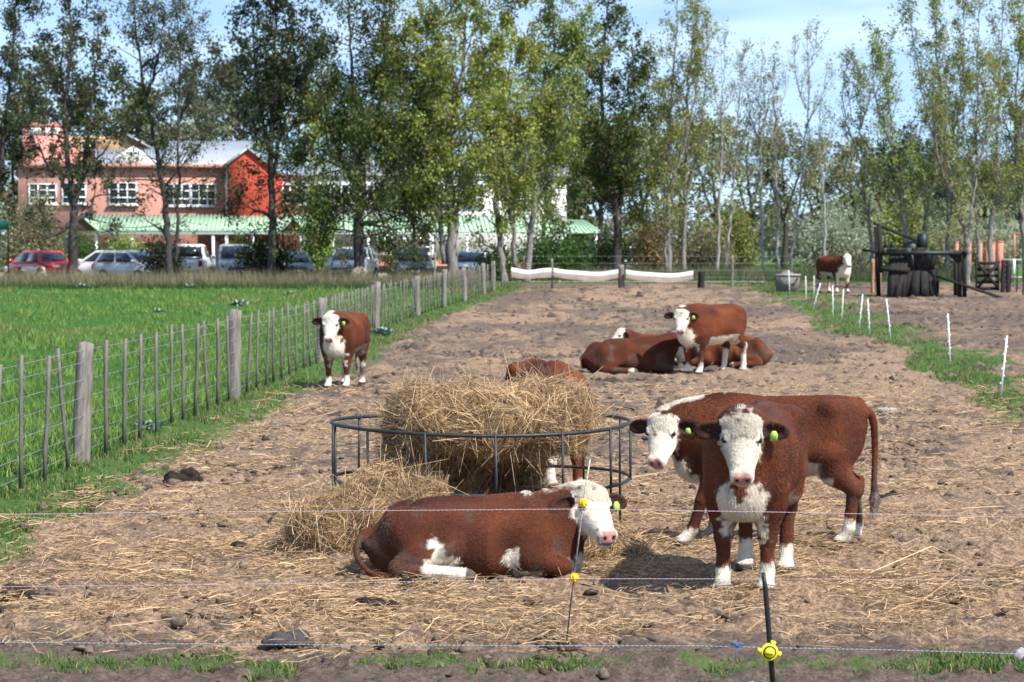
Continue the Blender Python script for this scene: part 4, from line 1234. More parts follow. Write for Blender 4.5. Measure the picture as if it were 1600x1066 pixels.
twine('lowest blue and white fence twine along the front grass', [(0, 1004), (400, 1007), (800, 1009), (1100, 1009.5), (1196, 1012), (1400, 1016), (1600, 1022)], DS - .02, .0017, m_tw2)
st = empty('black_stake', (at(1208, 1086, DS).x, DS, 0), 'black stake with a round yellow knob insulator at the front edge', 'stake')
so = Vector(st.location)
g = Geo(); g.tube([at(1210, 1100, DS) - so, at(1204, 1020, DS) - so, at(1196, 920, DS) - so, at(1192.5, 895, DS) - so], [.0135, .0135, .0125, .010], 9); g.build('rod', m_black, st, True)
kc = at(1202, 1019, DS - .03) - so
M = Matrix.Rotation(PI / 2, 3, 'X')
g = Geo(); g.lathe([(.0, -.012), (.038, -.012), (.043, -.006), (.043, .006), (.039, .012), (.031, .014), (.029, .009), (.0, .009)], 24, kc, M)
for a in (68, 172, -12):
    a = math.radians(a); g.box(kc + Vector((math.cos(a) * .045, 0, math.sin(a) * .045)), (.024, .02, .024), Matrix.Rotation(-a, 3, 'Y'))
ins = g.build('insulator', m_lemon, st, False)
g = Geo(); g.lathe([(.0, .008), (.024, .008), (.025, .022), (.022, .026), (.0, .026)], 20, kc, M); g.box(kc + Vector((0, -.028, 0)), (.034, .008, .010)); g.build('knob', m_lemon, ins)
g = Geo(); g.lathe([(.0245, .009), (.031, .0145), (.0245, .0145)], 20, kc, M); g.build('groove', m_black, ins)
kn = at(1152, 1009, DS - .03)
g = Geo(); g.tube([(-.03, 0, .006), (-.012, -.008, .014), (.0, .004, -.004), (.012, -.006, .012), (.03, 0, .004)], [.004, .008, .011, .008, .004], 7); g.tube([(0, 0, 0), (-.006, 0, -.04), (-.014, -.004, -.075)], [.004, .003, .002], 6)
tag(g.build('twine_knot', m_blue, None, True, kn), 'small dark blue knot tied in the lowest twine left of the yellow knob', 'knot')

# --- the black timber frame with its hopper, far right
DC = 90.0
k_ = DC / FPX
base_c = at(1440, 470, DC); zb = terrain(0, DC)
fr = empty('hopper_stand', (base_c.x, DC, zb), 'old black timber frame with a hopper, leaning boards and sloping plank', 'farm frame')
def Q(px, py, dy=0.0): return Vector((at(px, py, DC).x - base_c.x, dy, at(px, py, DC).z - zb))
def bm(name, mat, a, b_, w, h, ext=None):
    g = Geo(); g.beam(a, b_, w, h); return g.build(name, mat, fr)
bm('post', m_dark_wood, Q(1369, 353, -.7), Q(1372, 426, -.7), .16, .16)
bm('post', m_dark_wood, Q(1374, 354, .75), Q(1378, 471, .75), .16, .16)
bm('post', m_dark_wood, Q(1494.5, 394, -.65), Q(1494.5, 472, -.65), .12, .14)
bm('post', m_dark_wood, Q(1501.5, 394, -.7), Q(1501.5, 472, -.7), .13, .14)
bm('post', m_dark_wood, Q(1499, 394, .75), Q(1499, 470, .75), .14, .14)
bm('pole', m_dark_wood, Q(1361, 349, -.6), Q(1436, 378, -.1), .10, .10)
bm('top_beam', m_dark_metal, Q(1374, 395.5, -.8), Q(1505, 395.5, -.8), .10, .15)
bm('top_beam', m_dark_metal, Q(1374, 395.5, .8), Q(1505, 395.5, .8), .10, .15)
bm('cross_beam', m_dark_wood, Q(1376, 394, -.95), Q(1376, 394, .95), .12, .12)
bm('cross_beam', m_dark_wood, Q(1501, 394, -.95), Q(1501, 394, .95), .12, .12)
bm('pole', m_grey_wood, Q(1346, 391, -.2), Q(1378, 394, -.4), .09, .09)
bm('mid_rail', m_grey_wood, Q(1371, 420, -.86), Q(1416, 421.5, -.86), .06, .17)
bm('brace', m_dark_wood, Q(1478, 397, -.72), Q(1494, 411, -.66), .08, .1)
bm('brace', m_dark_wood, Q(1481, 396, -.72), Q(1495, 405, -.66), .05, .06)
bm('plank', m_grey_wood, Q(1459, 431, -.5), Q(1558, 465.5, -1.2), .30, .10)
for (a, b_) in (((1462, 422), (1463, 466)), ((1466.5, 422), (1467.5, 466))): bm('side_post', m_dark_wood, Q(*a, .2), Q(*b_, .3), .1, .1)
for py in (426, 438, 450, 461): bm('side_rail', m_dark_wood, Q(1455, py, .25), Q(1469, py, .25), .05, .11)
g = Geo(); g.lathe([(.0, 2.42), (.20, 2.40), (.205, 1.9), (.19, 1.88), (0, 1.88)], 16, Q(1443.5, 470) * 0 + Vector((Q(1443.5, 0).x, -.1, -.02))); g.build('drum', m_dark_metal, fr, True)
g = Geo(); a = np.linspace(0, PI, 10); 
g.lathe([(.33, 1.84), (.30, 1.98), (.16, 2.08), (.0, 2.10)], 14, Vector((Q(1426, 0).x, .1, 0))); g.build('motor_cover', m_dark_metal, fr, True)
for px in (1384, 1394):
    g = Geo(); g.lathe([(.09, 1.84), (.11, 1.93), (.08, 2.02), (.0, 2.05)], 12, Vector((Q(px, 0).x, -.5, 0))); g.build('roller', m_dark_metal, fr, True)
# hopper tapering down and, below it, boards splayed like a skirt
def board_ring(n, c0, r0x, r0y, z0, c1, r1x, r1y, z1, a0, a1, name, mats, thick=.05, gap=.92, seed=0):
    rg_ = np.random.default_rng(seed)
    for k in range(n):
        am = a0 + (a1 - a0) * (k + .5) / n; dw = (a1 - a0) / n * .5 * gap
        P = []
        for (c, rx, ry, z, s) in ((c0, r0x, r0y, z0, -1), (c0, r0x, r0y, z0, 1), (c1, r1x, r1y, z1, 1), (c1, r1x, r1y, z1, -1)):
            a = am + s * dw + rg_.normal(0, .012); P.append((c + rx * math.cos(a), ry * math.sin(a), z + rg_.normal(0, .02)))
        n_ = unit(np.array([math.cos(am), math.sin(am), 0])) * thick
        g = Geo(); g.poly(P, n_); g.build(name, mats[k % len(mats)], fr)
cxh = Q(1430, 0).x
board_ring(14, cxh, .98, .75, 1.78, cxh + .12, .62, .5, 1.0, 0, 2 * PI, 'hopper_board', [m_dark_wood, m_dark_metal], seed=3)
board_ring(13, cxh + .12, .60, .48, 1.02, cxh + .02, .86, .75, .0, 0, 2 * PI, 'skirt_board', [m_dark_wood, m_grey_wood, m_dark_wood], gap=.9, seed=4)
for (x0, x1) in ((1391, 1384), (1398, 1388), (1404, 1396), (1410, 1402)):
    bm('leaning_board', m_grey_wood, Q(x0, 401, -.55), Q(x1, 466, -1.05), .26, .05)
bm('leaning_board', m_grey_wood, Q(1406, 424, -.7), Q(1390, 467, -1.25), .24, .05)
for px, y0, y1 in ((1363.5, 405, 457), (1374.5, 420, 459)):
    p = ground_at(px, y1); h = (y1 - y0) * p.y / FPX
    o = link('timber_post', post_mesh('timber_post', h, .075, m_ochre_wood, int(px)), None, p)
    tag(o, 'ochre post left of the black frame, standing taller' if px < 1370 else 'short ochre post against the left leg of the black frame', 'post')

# --- field gate, posts and fence at the right edge
DG = 97.0
gb = at(1543, 452, DG); zg = terrain(0, DG)
gt = empty('field_gate', (gb.x, DG, zg), 'small dark wooden gate with crossed braces beside the black frame', 'gate')
def QG(px, py, dy=0.0): return Vector((at(px, py, DG).x - gb.x, dy, at(px, py, DG).z - zg))
for py in (411.5, 421, 431, 441, 451): g = Geo(); g.beam(QG(1524, py), QG(1561, py), .04, .13); g.build('rail', m_dark_wood, gt)
for px in (1525, 1559.5): g = Geo(); g.beam(QG(px, 409, -.045), QG(px, 453, -.045), .13, .05); g.build('stile', m_dark_wood, gt)
for a, b_ in (((1527, 450), (1561, 408)), ((1527, 412), (1559, 450))): g = Geo(); g.beam(QG(*a, -.09), QG(*b_, -.09), .035, .12); g.build('brace', m_dark_wood, gt)
bf = empty('board_fence', ground_at(1570, 457), 'short stretch of dark posts with boards beside the crossed gate', 'fence')
bo = Vector(bf.location)
for px in (1566.5, 1574.5): link('post', post_mesh('post', 1.3, .085, m_grey_wood, int(px)), bf, Vector((at(px, 457, bo.y).x - bo.x, 0, 0)))
for k in range(6): g = Geo(); g.box((0, -.02, .22 + k * .20), (.24, .04, .10)); g.build('board', m_grey_wood, bf)
wf = empty('wire_fence', ground_at(1590, 458), 'low fence of thin black stakes at the right edge by the path', 'fence')
wo = Vector(wf.location)
for k, (px, y0, y1) in enumerate(((1578, 412, 455), (1588, 415, 458), (1598, 418, 461), (1609, 421, 464), (1621, 424, 468))):
    p = ground_at(px, y1) - wo
    g = Geo(); g.tube([p + Vector((0, 0, -.1)), p + Vector((.03, 0, .55)), p + Vector((.04, 0, 1.08))], .028, 6); g.build('stake', m_dark_wood, wf)
for h in (.3, .6, .9):
    g = Geo(); g.tube([ground_at(px, y1) - wo + Vector((.02, 0, h)) for px, y1 in ((1576, 455), (1588, 458), (1598, 461), (1609, 464), (1621, 468))], .006, 4); g.build('wire', m_wire, wf)

# --- grey concrete trough and the round drum in the pasture
tp_ = ground_at(1230, 455.5)
kt = tp_.y / FPX
tr_ = empty('water_trough', tp_, 'grey concrete trough with a hanging chain at the end of the yard', 'trough')
g = Geo(); W, Hh = 36 * kt, 25 * kt
g.box((0, 0, Hh * .5 - .02), (W * .82, .9, Hh), taper=1.0)
V = g.V[0]; V[4:, 0] *= 1.24
g.build('basin', m_concrete, tr_)
g = Geo(); g.box((0, -.0, Hh + .02), (W * 1.06, .96, .07)); g.build('rim', m_stone, tr_)
a = np.linspace(PI, 2 * PI, 12)
g = Geo(); g.tube([(math.cos(t) * W * .40, -.50, Hh * .92 + math.sin(t) * Hh * .5) for t in a], .022, 6); g.build('chain', m_steel, tr_)
g = Geo(); g.lathe([(0, -.30), (W * .44, -.26), (W * .30, .05), (.02, .16)], 14, (0, .2, Hh + .05)); g.build('cover', m_concrete, tr_, True)
p = ground_at(562, 446)
dr = empty('stone_drum', p, 'round beige drum standing on edge at the far end of the pasture', 'drum')
kd = p.y / FPX
g = Geo(); R_ = 15 * kd
g.lathe([(0, .0), (R_ * .86, .0), (R_ * .86, -.10), (R_, -.12), (R_, .30), (R_ * .9, .34), (0, .34)], 26, (0, 0, R_ * .96), Matrix.Rotation(PI / 2, 3, 'X')); g.build('drum', m_beige, dr, False)
g = Geo(); g.poly([(R_ * .84 * math.cos(t), .06, R_ * .96 + R_ * .84 * math.sin(t)) for t in np.linspace(-PI * .97, -.03 * PI, 14)], (0, -.07, 0)); g.build('shaded_half', m_concrete, dr)  # grey half-disc puts the unlit lower half of the face into colour
g = Geo(); g.box((-.05, .05, .02), (R_ * 1.7, .7, .12)); g.build('plinth', m_stone, dr)

# --- salmon pillars, goal frame and little sign beyond the trees on the right
DP = 126.0
for lab, px, y0, y1, w in (('salmon pillar leftmost of the row, beside a slender trunk', 1495, 379, 412, 5), ('salmon pillar second from the left, half hidden by a trunk', 1515.5, 380, 412, 4), ('salmon pillar directly above the left side of the crossed gate', 1531.5, 379, 410, 6),
                           ('salmon pillar behind a trunk above the gate', 1543, 380, 410, 5), ('salmon pillar at the right of a thick trunk', 1551.5, 380, 412, 6), ('widest salmon pillar, rightmost of the row', 1562.5, 378.5, 411, 9)):
    c = at(px, y0, DP); z0 = terrain(0, DP)
    g = Geo(); g.box((0, 0, (c.z - z0) / 2), (w * DP / FPX, w * DP / FPX, c.z - z0), taper=.97); g.box((0, 0, c.z - z0 + .02), (w * DP / FPX * 1.08, w * DP / FPX * 1.08, .07))
    tag(g.build('pillar', m_salmon, None, False, (c.x, DP, z0)), lab, 'pillar', 'salmon pillars beyond the gate')
c = at(1585, 366, 128)
gl = empty('goal_frame', (c.x, 128, .4), 'orange and white goal frame on the grass at the right edge', 'goal')
hgt = c.z - .4
for dx in (0, 4.5): g = Geo(); g.tube([(dx, 0, hgt * .42), (dx, 0, hgt)], .06, 8); g.build('upper_post', m_salmon, gl); g = Geo(); g.tube([(dx, 0, 0), (dx, 0, hgt * .42)], .065, 8); g.build('lower_post', m_white, gl)
g = Geo(); g.tube([(0, 0, hgt), (4.5, 0, hgt)], .06, 8); g.build('crossbar', m_salmon, gl)
g = Geo(); g.tube([(-.6, 0, hgt * .40), (4.5, 0, hgt * .40)], .035, 8); g.build('rail', m_white, gl)
c = at(1165, 386, 135)
sg = empty('sign_post', (c.x, 135, .4), 'small pale blue sign on a white post beyond the trees', 'sign')
g = Geo(); g.box((0, 0, (c.z - .4) / 2), (.11, .08, c.z - .4)); g.build('post', m_white, sg)
g = Geo(); g.box((0, -.06, c.z - .4 + .05), (.34, .03, .30)); g.build('board', plain('pale_blue_paint', (.45, .58, .75), .6, .3, var=.1), sg)
# ------------------------------------------------------------------ trees
def bark_mat(name, a, b_, sc=9):
    m, nt, bs = new_mat(name, .92, .12)
    tc = nt.nodes.new('ShaderNodeTexCoord'); mp = nt.nodes.new('ShaderNodeMapping'); mp.inputs['Scale'].default_value = (2, 2, .55)
    nz = nt.nodes.new('ShaderNodeTexNoise'); nz.inputs['Scale'].default_value = sc; nz.inputs['Detail'].default_value = 6; nz.inputs['Roughness'].default_value = .7
    rp = nt.nodes.new('ShaderNodeValToRGB'); rp.color_ramp.elements[0].position = .35; rp.color_ramp.elements[1].position = .65
    rp.color_ramp.elements[0].color = a + (1,); rp.color_ramp.elements[1].color = b_ + (1,)
    bp = nt.nodes.new('ShaderNodeBump'); bp.inputs['Strength'].default_value = .7; bp.inputs['Distance'].default_value = .05
    L = nt.links.new
    L(tc.outputs['Object'], mp.inputs['Vector']); L(mp.outputs['Vector'], nz.inputs['Vector']); L(nz.outputs['Fac'], rp.inputs['Fac']); L(rp.outputs['Color'], bs.inputs['Base Color'])
    L(nz.outputs['Fac'], bp.inputs['Height']); L(bp.outputs['Normal'], bs.inputs['Normal'])
    return m
m_bark_d = bark_mat('dark_bark', (.030, .027, .025), (.095, .085, .078))
m_bark_g = bark_mat('grey_bark', (.095, .088, .080), (.30, .28, .26))
m_bark_p = bark_mat('pale_bark', (.13, .12, .11), (.44, .42, .39), 5)
m_leaf = attr_mat('leaf', 'tint', .5, .3, transl=.42)

PAL = {  # dark tone, light tone, odd tone and its share
    'gum': ((.040, .052, .026), (.135, .155, .070), (.19, .14, .07), .10),
    'gum2': ((.026, .038, .020), (.085, .110, .050), (.14, .11, .06), .06),
    'willow': ((.115, .145, .024), (.390, .450, .090), (.36, .29, .09), .10),
    'deep': ((.022, .046, .010), (.115, .170, .032), (.26, .19, .07), .12),
    'poplar': ((.100, .128, .028), (.350, .385, .095), (.42, .28, .07), .09),
    'poplar_g': ((.100, .140, .034), (.340, .420, .110), (.38, .30, .09), .06),
    'olive': ((.125, .135, .070), (.33, .335, .175), (.34, .24, .11), .14),
    'rust': ((.125, .110, .052), (.34, .285, .120), (.40, .22, .09), .25),
    'silver': ((.20, .235, .160), (.46, .52, .37), (.30, .3, .18), .12),
    'bush': ((.025, .070, .014), (.100, .205, .038), (.15, .22, .05), .1),
    'lime': ((.10, .19, .03), (.32, .46, .10), (.35, .38, .12), .1),
    'distant': ((.155, .180, .130), (.34, .37, .245), (.24, .19, .11), .1),  # paler leaf tones: the haze of distance is put into the colour
}
def leaves_mesh(name, C, sz, pal, rg, drop=0.0, clump=None):
    n = len(C)
    a = rg.normal(0, 1, (n, 3)); a[:, 2] -= drop * 1.5; a /= np.linalg.norm(a, axis=1)[:, None]
    b_ = np.cross(a, rg.normal(0, 1, (n, 3))); b_ /= np.linalg.norm(b_, axis=1)[:, None] + 1e-9
    s = sz * rg.uniform(.6, 1.35, n)
    asp = .62 if drop < .5 else .40
    V = np.stack([C - a * (s * .5)[:, None], C + b_ * (s * asp * .5)[:, None], C + a * (s * .5)[:, None], C - b_ * (s * asp * .5)[:, None]], 1).reshape(-1, 3)
    V[1::4] += np.cross(a, b_) * (s * .12)[:, None]
    Q = np.arange(n * 4).reshape(n, 4)
    d, l, odd, share = PAL[pal]
    t = np.clip(rg.normal(.45, .22, n) + (0 if clump is None else clump), 0, 1)
    c = lerp_col(d, l, t)
    k = rg.random(n) < share
    c[k] = np.array(odd) * rg.uniform(.6, 1.2, (k.sum(), 1))
    return mesh_np(name, V, Q, m_leaf, False, {'tint': np.repeat(c, 4, 0)})

GT = 'trees along the far side of the pasture'
GP = 'slender poplars at the end of the yard'
def grow(label, base, leaders, D, r0, pal, bark, seed, nl=8000, size=.13, start=.25, blen=3.0, ang=(35, 65), up=.3, per=16, sub=4, spread=.28, twig_bare=.0,
         group=None, droop=0.0, name='tree', taper=.25, depth=1.0, dead=0.0):
    """leaders: pixel polylines, each a limb from the foot or from another limb upward; branches and leaf sprays grow from them in 3D"""
    rg = np.random.default_rng(seed)
    random.seed(seed)
    foot = at(base[0], base[1], D); foot = Vector((foot.x, D, terrain(foot.x, D)))
    root = empty(name, foot, label, 'tree', group)
    g = Geo(); limbs = []
    for li, pts in enumerate(leaders):
        P = []
        off = rg.normal(0, .9 * depth) if li else rg.normal(0, .25)
        m = len(pts)
        for k, (px, py) in enumerate(pts):
            y = D + off * (k / max(1, m - 1)) ** 1.2
            q = at(px, py, D) - foot
            if k == 0 and li == 0: q = Vector((q.x, 0, -.15))
            P.append((q.x, y - D, q.z))
        P = catmull(P, 7)
        P[1:-1] += rg.normal(0, .035, (len(P) - 2, 3)) * np.array([1, 1, .2])
        z0 = max(.5, P[0, 2] + .3)
        ra = r0 if li == 0 else r0 * (.62 if m > 2 else .5)
        if li and z0 > 1.2: ra *= .85
        rr = ra * (1 - np.linspace(0, 1, len(P)) * (1 - taper * .5)) ** 1.15
        if li == 0: rr[0] *= 1.35; rr[1] *= 1.12
        rr = np.maximum(rr, .018)
        g.tube(P, rr, 8)
        limbs.append((P, rr))
    sprays, spc = [], []
    tot = sum(len(P) for P, _ in limbs)
    for P, rr in limbs:
        L_ = np.linalg.norm(np.diff(P, axis=0), axis=1).sum()
        nb = max(3, int(per * L_ / 8))
        z_lo = foot.z
        for k in range(nb):
            t = start + (1 - start) * (k + rg.random()) / nb
            if P[0, 2] > 2.5: t = .1 + .9 * (k + rg.random()) / nb
            f = t * (len(P) - 1); i = min(int(f), len(P) - 2); p0 = P[i] + (P[i + 1] - P[i]) * (f - i)
            d0 = unit(P[i + 1] - P[i])
            az = rg.random() * 2 * PI; an = math.radians(rg.uniform(*ang))
            e1 = unit(np.cross(d0, [.3, .9, .2])); e2 = np.cross(d0, e1)
            d = d0 * math.cos(an) + (e1 * math.cos(az) + e2 * math.sin(az)) * math.sin(an)
            bl = blen * rg.uniform(.5, 1.15) * (1 - .55 * max(0, (t - .45)) / .55)
            m = 5; q = [p0]
            dd = d.copy()
            for s_ in range(m):
                dd = unit(dd + np.array([0, 0, up - droop * (s_ / m) * 1.6]) * .28 + rg.normal(0, .10, 3))
                q.append(q[-1] + dd * bl / m)
            q = np.array(q)
            rb = max(.012, min(rr[i] * .5, .010 + bl * .012))
            g.tube(q, np.linspace(rb, .006, m + 1), 4, False)
            if rg.random() < dead: continue
            tone = rg.normal(0, .14)
            for s_ in range(sub):
                f2 = rg.uniform(.25, 1.0) * m; j = min(int(f2), m - 1); p1 = q[j] + (q[j + 1] - q[j]) * (f2 - j)
                ds = unit(unit(q[j + 1] - q[j]) * .7 + rg.normal(0, .6, 3) + np.array([0, 0, up * .4 - droop * .9]))
                tl = bl * rg.uniform(.22, .45)
                p2 = p1 + ds * tl + np.array([0, 0, -droop * tl * .6])
                g.tube([p1, (p1 + p2) / 2 + rg.normal(0, .03, 3), p2], [.010, .008, .005], 3, False)
                for u_ in (.35, .65, 1.0):
                    if rg.random() < twig_bare: continue
                    sprays.append(p1 + (p2 - p1) * u_); spc.append(tone + rg.normal(0, .10))
    g.build('trunk', bark, root, True)
    S = np.array(sprays); T = np.array(spc)
    if group == GP: nl, size = int(nl * .70), size * .88
    w = rg.gamma(.8, 1, len(S)) + .08; k = rg.choice(len(S), nl, p=w / w.sum())
    sg = spread * .56 * rg.uniform(.5, 1.3, len(S))[k][:, None]
    C = S[k] + rg.normal(0, 1, (nl, 3)) * sg * np.array([1, 1, 1.1 + droop * 1.2]) - np.array([0, 0, droop * .3]) * rg.random((nl, 1))
    C[:, 2] = np.maximum(C[:, 2], .15)
    link('crown', leaves_mesh('crown', C, size, pal, rg, droop + .3, T[k]), root)
    return root


# left to right along the car park
grow('dark gum tree cut by the left edge of the photo', (-6, 404), [[(-6, 404), (-8, 330), (2, 240), (14, 140), (22, 40), (26, -40)], [(-8, 300), (-30, 200), (-40, 90), (-36, -30)]], 107, .20, 'gum2', m_bark_d, 301, 11000, .17, .25, 2.4, droop=.25, group=GT)
grow('open forked gum tree before the pink tower, with bare twigs on top', (113, 408), [[(113, 408), (114, 352), (117, 320), (112, 286), (102, 200), (106, 120), (110, 40), (106, -40)], [(117, 318), (128, 278), (138, 210), (146, 140), (152, 60), (158, 10)], [(116, 330), (98, 285), (80, 262), (52, 220), (38, 160)], [(118, 300), (132, 270), (160, 238), (178, 212)], [(116, 345), (138, 332), (142, 308), (168, 302)], [(115, 345), (85, 368), (55, 366)], [(104, 200), (90, 120), (84, 40)]],
     106, .23, 'gum', m_bark_d, 302, 9500, .15, .42, 2.2, (35, 70), .35, 15, 4, .27, .15, GT, .15)
grow('slender gum pair of leaning trunks left of the second window', (266, 411), [[(266, 411), (262, 350), (252, 280), (242, 220), (222, 120), (212, 40), (206, -40)], [(274, 411), (278, 340), (279, 250), (282, 150), (284, 60), (270, -20)], [(228, 150), (250, 90), (262, 30)], [(281, 190), (300, 130), (312, 70)], [(265, 370), (240, 352), (226, 345)]],
     106.5, .18, 'gum', m_bark_d, 303, 14500, .15, .22, 2.9, (40, 75), .2, 22, 5, .30, .08, GT, .2)
grow('dark straight gum tree in front of the bright red gable', (424, 411), [[(424, 411), (425, 330), (424, 240), (426, 140), (430, 40), (432, -50)], [(424, 280), (446, 190), (478, 120), (490, 60)], [(425, 250), (404, 160), (396, 70), (392, 0)], [(425, 200), (446, 110), (456, 20)], [(424, 340), (400, 330), (380, 345)]],
     107, .21, 'gum2', m_bark_d, 304, 15000, .155, .18, 2.3, (40, 75), .2, 22, 5, .30, .05, GT, .15)
grow('big deep green weeping tree over the silver cars', (562, 411), [[(562, 411), (560, 345), (566, 280), (560, 190), (548, 90), (540, -30)], [(561, 330), (600, 280), (632, 200), (640, 100)], [(562, 300), (530, 240), (506, 160), (496, 80)], [(563, 350), (600, 345), (640, 330)], [(562, 260), (590, 180), (600, 80), (590, -20)], [(560, 330), (530, 310), (505, 300)], [(563, 300), (600, 300), (650, 270)]],
     106, .26, 'deep', m_bark_d, 305, 31000, .17, .12, 3.6, (45, 88), .0, 25, 5, .36, .02, GT, .45)
grow('large pale willow with many bare leaning stems in the middle', (706, 413), [[(706, 413), (704, 340), (702, 270), (706, 190), (722, 110), (728, 30), (734, -40)], [(694, 413), (686, 330), (676, 260), (668, 180), (660, 80), (656, -10)], [(686, 340), (668, 270), (640, 200), (610, 120), (588, 60)], [(710, 400), (716, 320), (730, 250), (748, 170), (764, 80)], [(680, 290), (650, 230), (636, 140), (640, 50)], [(704, 300), (690, 210), (690, 110), (700, 10)]],
     106.5, .26, 'willow', m_bark_g, 306, 30000, .155, .12, 3.2, (28, 62), .35, 20, 5, .33, .04, GT, .1)
grow('yellow green tree on twin pale stems beside the end of the batten fence', (783, 418), [[(788, 420), (778, 350), (770, 270), (764, 190), (756, 100), (750, 0)], [(804, 418), (800, 340), (786, 250), (790, 160), (800, 60), (806, -30)], [(797, 330), (820, 260), (836, 170), (846, 70)], [(790, 290), (772, 220), (776, 140)]],
     110, .17, 'willow', m_bark_g, 307, 22000, .145, .10, 2.8, (28, 58), .4, 18, 5, .32, .06, GT)
grow('tall tree with one slanting grey stem right of the twin stems', (822, 418), [[(822, 418), (832, 340), (846, 250), (862, 170), (866, 90), (864, 10), (862, -50)], [(846, 260), (880, 180), (894, 110), (900, 40)], [(838, 310), (824, 240), (826, 170)]],
     111, .17, 'poplar_g', m_bark_g, 308, 18000, .145, .10, 2.8, (28, 60), .35, 18, 5, .32, .06, GT)
grow('dark green tree with a forked trunk behind the thick end post', (966, 425), [[(966, 425), (964, 350), (958, 300), (946, 240), (940, 140), (946, 50), (954, -40)], [(964, 340), (976, 290), (984, 220), (990, 150), (986, 60)], [(950, 260), (922, 200), (908, 140), (902, 90)], [(962, 330), (940, 280), (930, 250)]],
     118.5, .24, 'deep', m_bark_d, 309, 22000, .155, .16, 2.9, (38, 72), .2, 24, 5, .33, .05, GT, .1)
grow('leafy poplar with a straight grey trunk and yellowing leaves', (1046, 425), [[(1046, 425), (1044, 340), (1046, 250), (1050, 150), (1056, 60), (1060, -30)], [(1040, 425), (1038, 350), (1034, 260), (1026, 170), (1022, 80)], [(1046, 300), (1070, 220), (1088, 130), (1098, 40)]],
     119, .15, 'poplar', m_bark_g, 310, 15000, .135, .08, 2.3, (22, 48), .55, 19, 5, .30, .08, GP)
grow('tall poplar whose thin crown meets the open sky, left of the bare ones', (1068, 426), [[(1068, 426), (1070, 340), (1072, 250), (1074, 150), (1082, 70), (1090, 5)], [(1070, 320), (1090, 230), (1102, 130), (1104, 30)]],
     120, .13, 'poplar', m_bark_g, 311, 8000, .13, .2, 1.9, (20, 42), .6, 19, 4, .28, .12, GP)
for (lab, bx, pts, nl, sd_, dd) in (
    ('nearly bare poplar with a white stem, left of the grey pair', 1121, [[(1121, 424), (1124, 330), (1128, 240), (1128, 170), (1132, 90), (1136, 50)], [(1128, 190), (1116, 150), (1112, 110)], [(1128, 180), (1150, 140), (1158, 100)]], 1700, 312, 120),
    ('thin leaning poplar crossing its straight white neighbour', 1134, [[(1134, 424), (1142, 340), (1150, 250), (1154, 170), (1158, 110), (1162, 70)], [(1150, 240), (1172, 180), (1178, 110)]], 2300, 313, 121),
    ('thin poplar with an upright grey stem, third of the bare ones', 1194, [[(1194, 425), (1190, 340), (1188, 260), (1186, 190), (1188, 130), (1192, 88)], [(1187, 210), (1204, 150), (1208, 105)], [(1188, 230), (1172, 170), (1170, 120)]], 2800, 314, 120.5),
    ('thin poplar between the grey trough and the sky, pale grey stem', 1214, [[(1214, 425), (1216, 340), (1212, 260), (1210, 190), (1210, 130), (1212, 84)], [(1212, 240), (1196, 180), (1192, 120)], [(1211, 200), (1226, 150), (1230, 110)]], 2600, 315, 121),
    ('white stemmed poplar leaning right above the grey trough', 1233, [[(1233, 424), (1240, 370), (1250, 300), (1256, 230), (1262, 150), (1260, 90), (1258, 42)], [(1258, 200), (1284, 150), (1294, 96)], [(1259, 170), (1242, 120), (1240, 70)], [(1262, 130), (1272, 80), (1276, 50)]], 3000, 316, 119),
    ('slight young poplar standing behind the far red cow', 1290, [[(1290, 420), (1288, 340), (1284, 270), (1280, 210), (1282, 160)], [(1284, 250), (1300, 200)]], 1300, 317, 124)):
    grow(lab, (bx, 425), pts, dd, .085, 'poplar', m_bark_p, sd_, int(nl * .55), .115, .30, 1.5, (18, 40), .6, 15, 4, .26, .2, GP, taper=.2)
grow('slim leaning poplar left of the black timber frame', (1366, 425), [[(1366, 425), (1360, 360), (1350, 300), (1346, 230), (1344, 160), (1340, 95)], [(1348, 260), (1326, 200), (1318, 140), (1330, 90)], [(1345, 200), (1362, 140), (1372, 90)]],
     117, .105, 'poplar', m_bark_g, 318, 5200, .13, .25, 1.9, (25, 50), .5, 17, 4, .27, .12, GP)
grow('poplar with twin stems rising behind the hopper drum', (1424, 420), [[(1424, 420), (1414, 350), (1408, 290), (1396, 220), (1390, 140), (1384, 60)], [(1440, 420), (1446, 350), (1436, 280), (1420, 230)], [(1400, 240), (1376, 190), (1364, 120), (1362, 70)], [(1442, 360), (1458, 290), (1462, 220)]],
     115, .14, 'poplar_g', m_bark_g, 319, 11000, .135, .2, 2.1, (24, 50), .5, 18, 4, .28, .1, GP)
grow('tallest dense poplar above the black frame', (1478, 420), [[(1478, 420), (1482, 330), (1476, 240), (1470, 140), (1464, 40), (1460, -40)], [(1480, 300), (1460, 220), (1440, 140), (1426, 50), (1420, -20)], [(1478, 260), (1494, 180), (1500, 90), (1496, 0)]],
     116, .13, 'poplar_g', m_bark_g, 320, 14500, .135, .22, 2.1, (20, 44), .6, 20, 5, .28, .07, GP)
grow('poplar forking into two limbs low down, between frame and gate', (1512, 452), [[(1512, 455), (1511, 400), (1510, 372), (1500, 340), (1488, 300), (1480, 240), (1478, 160), (1474, 80)], [(1511, 375), (1518, 340), (1526, 280), (1530, 200), (1534, 110), (1538, 20), (1540, -40)], [(1488, 310), (1464, 250), (1452, 180), (1446, 120)], [(1526, 270), (1546, 190), (1560, 110)]],
     98.5, .155, 'poplar', m_bark_g, 321, 12500, .115, .3, 1.8, (22, 46), .55, 18, 4, .26, .08, GP)
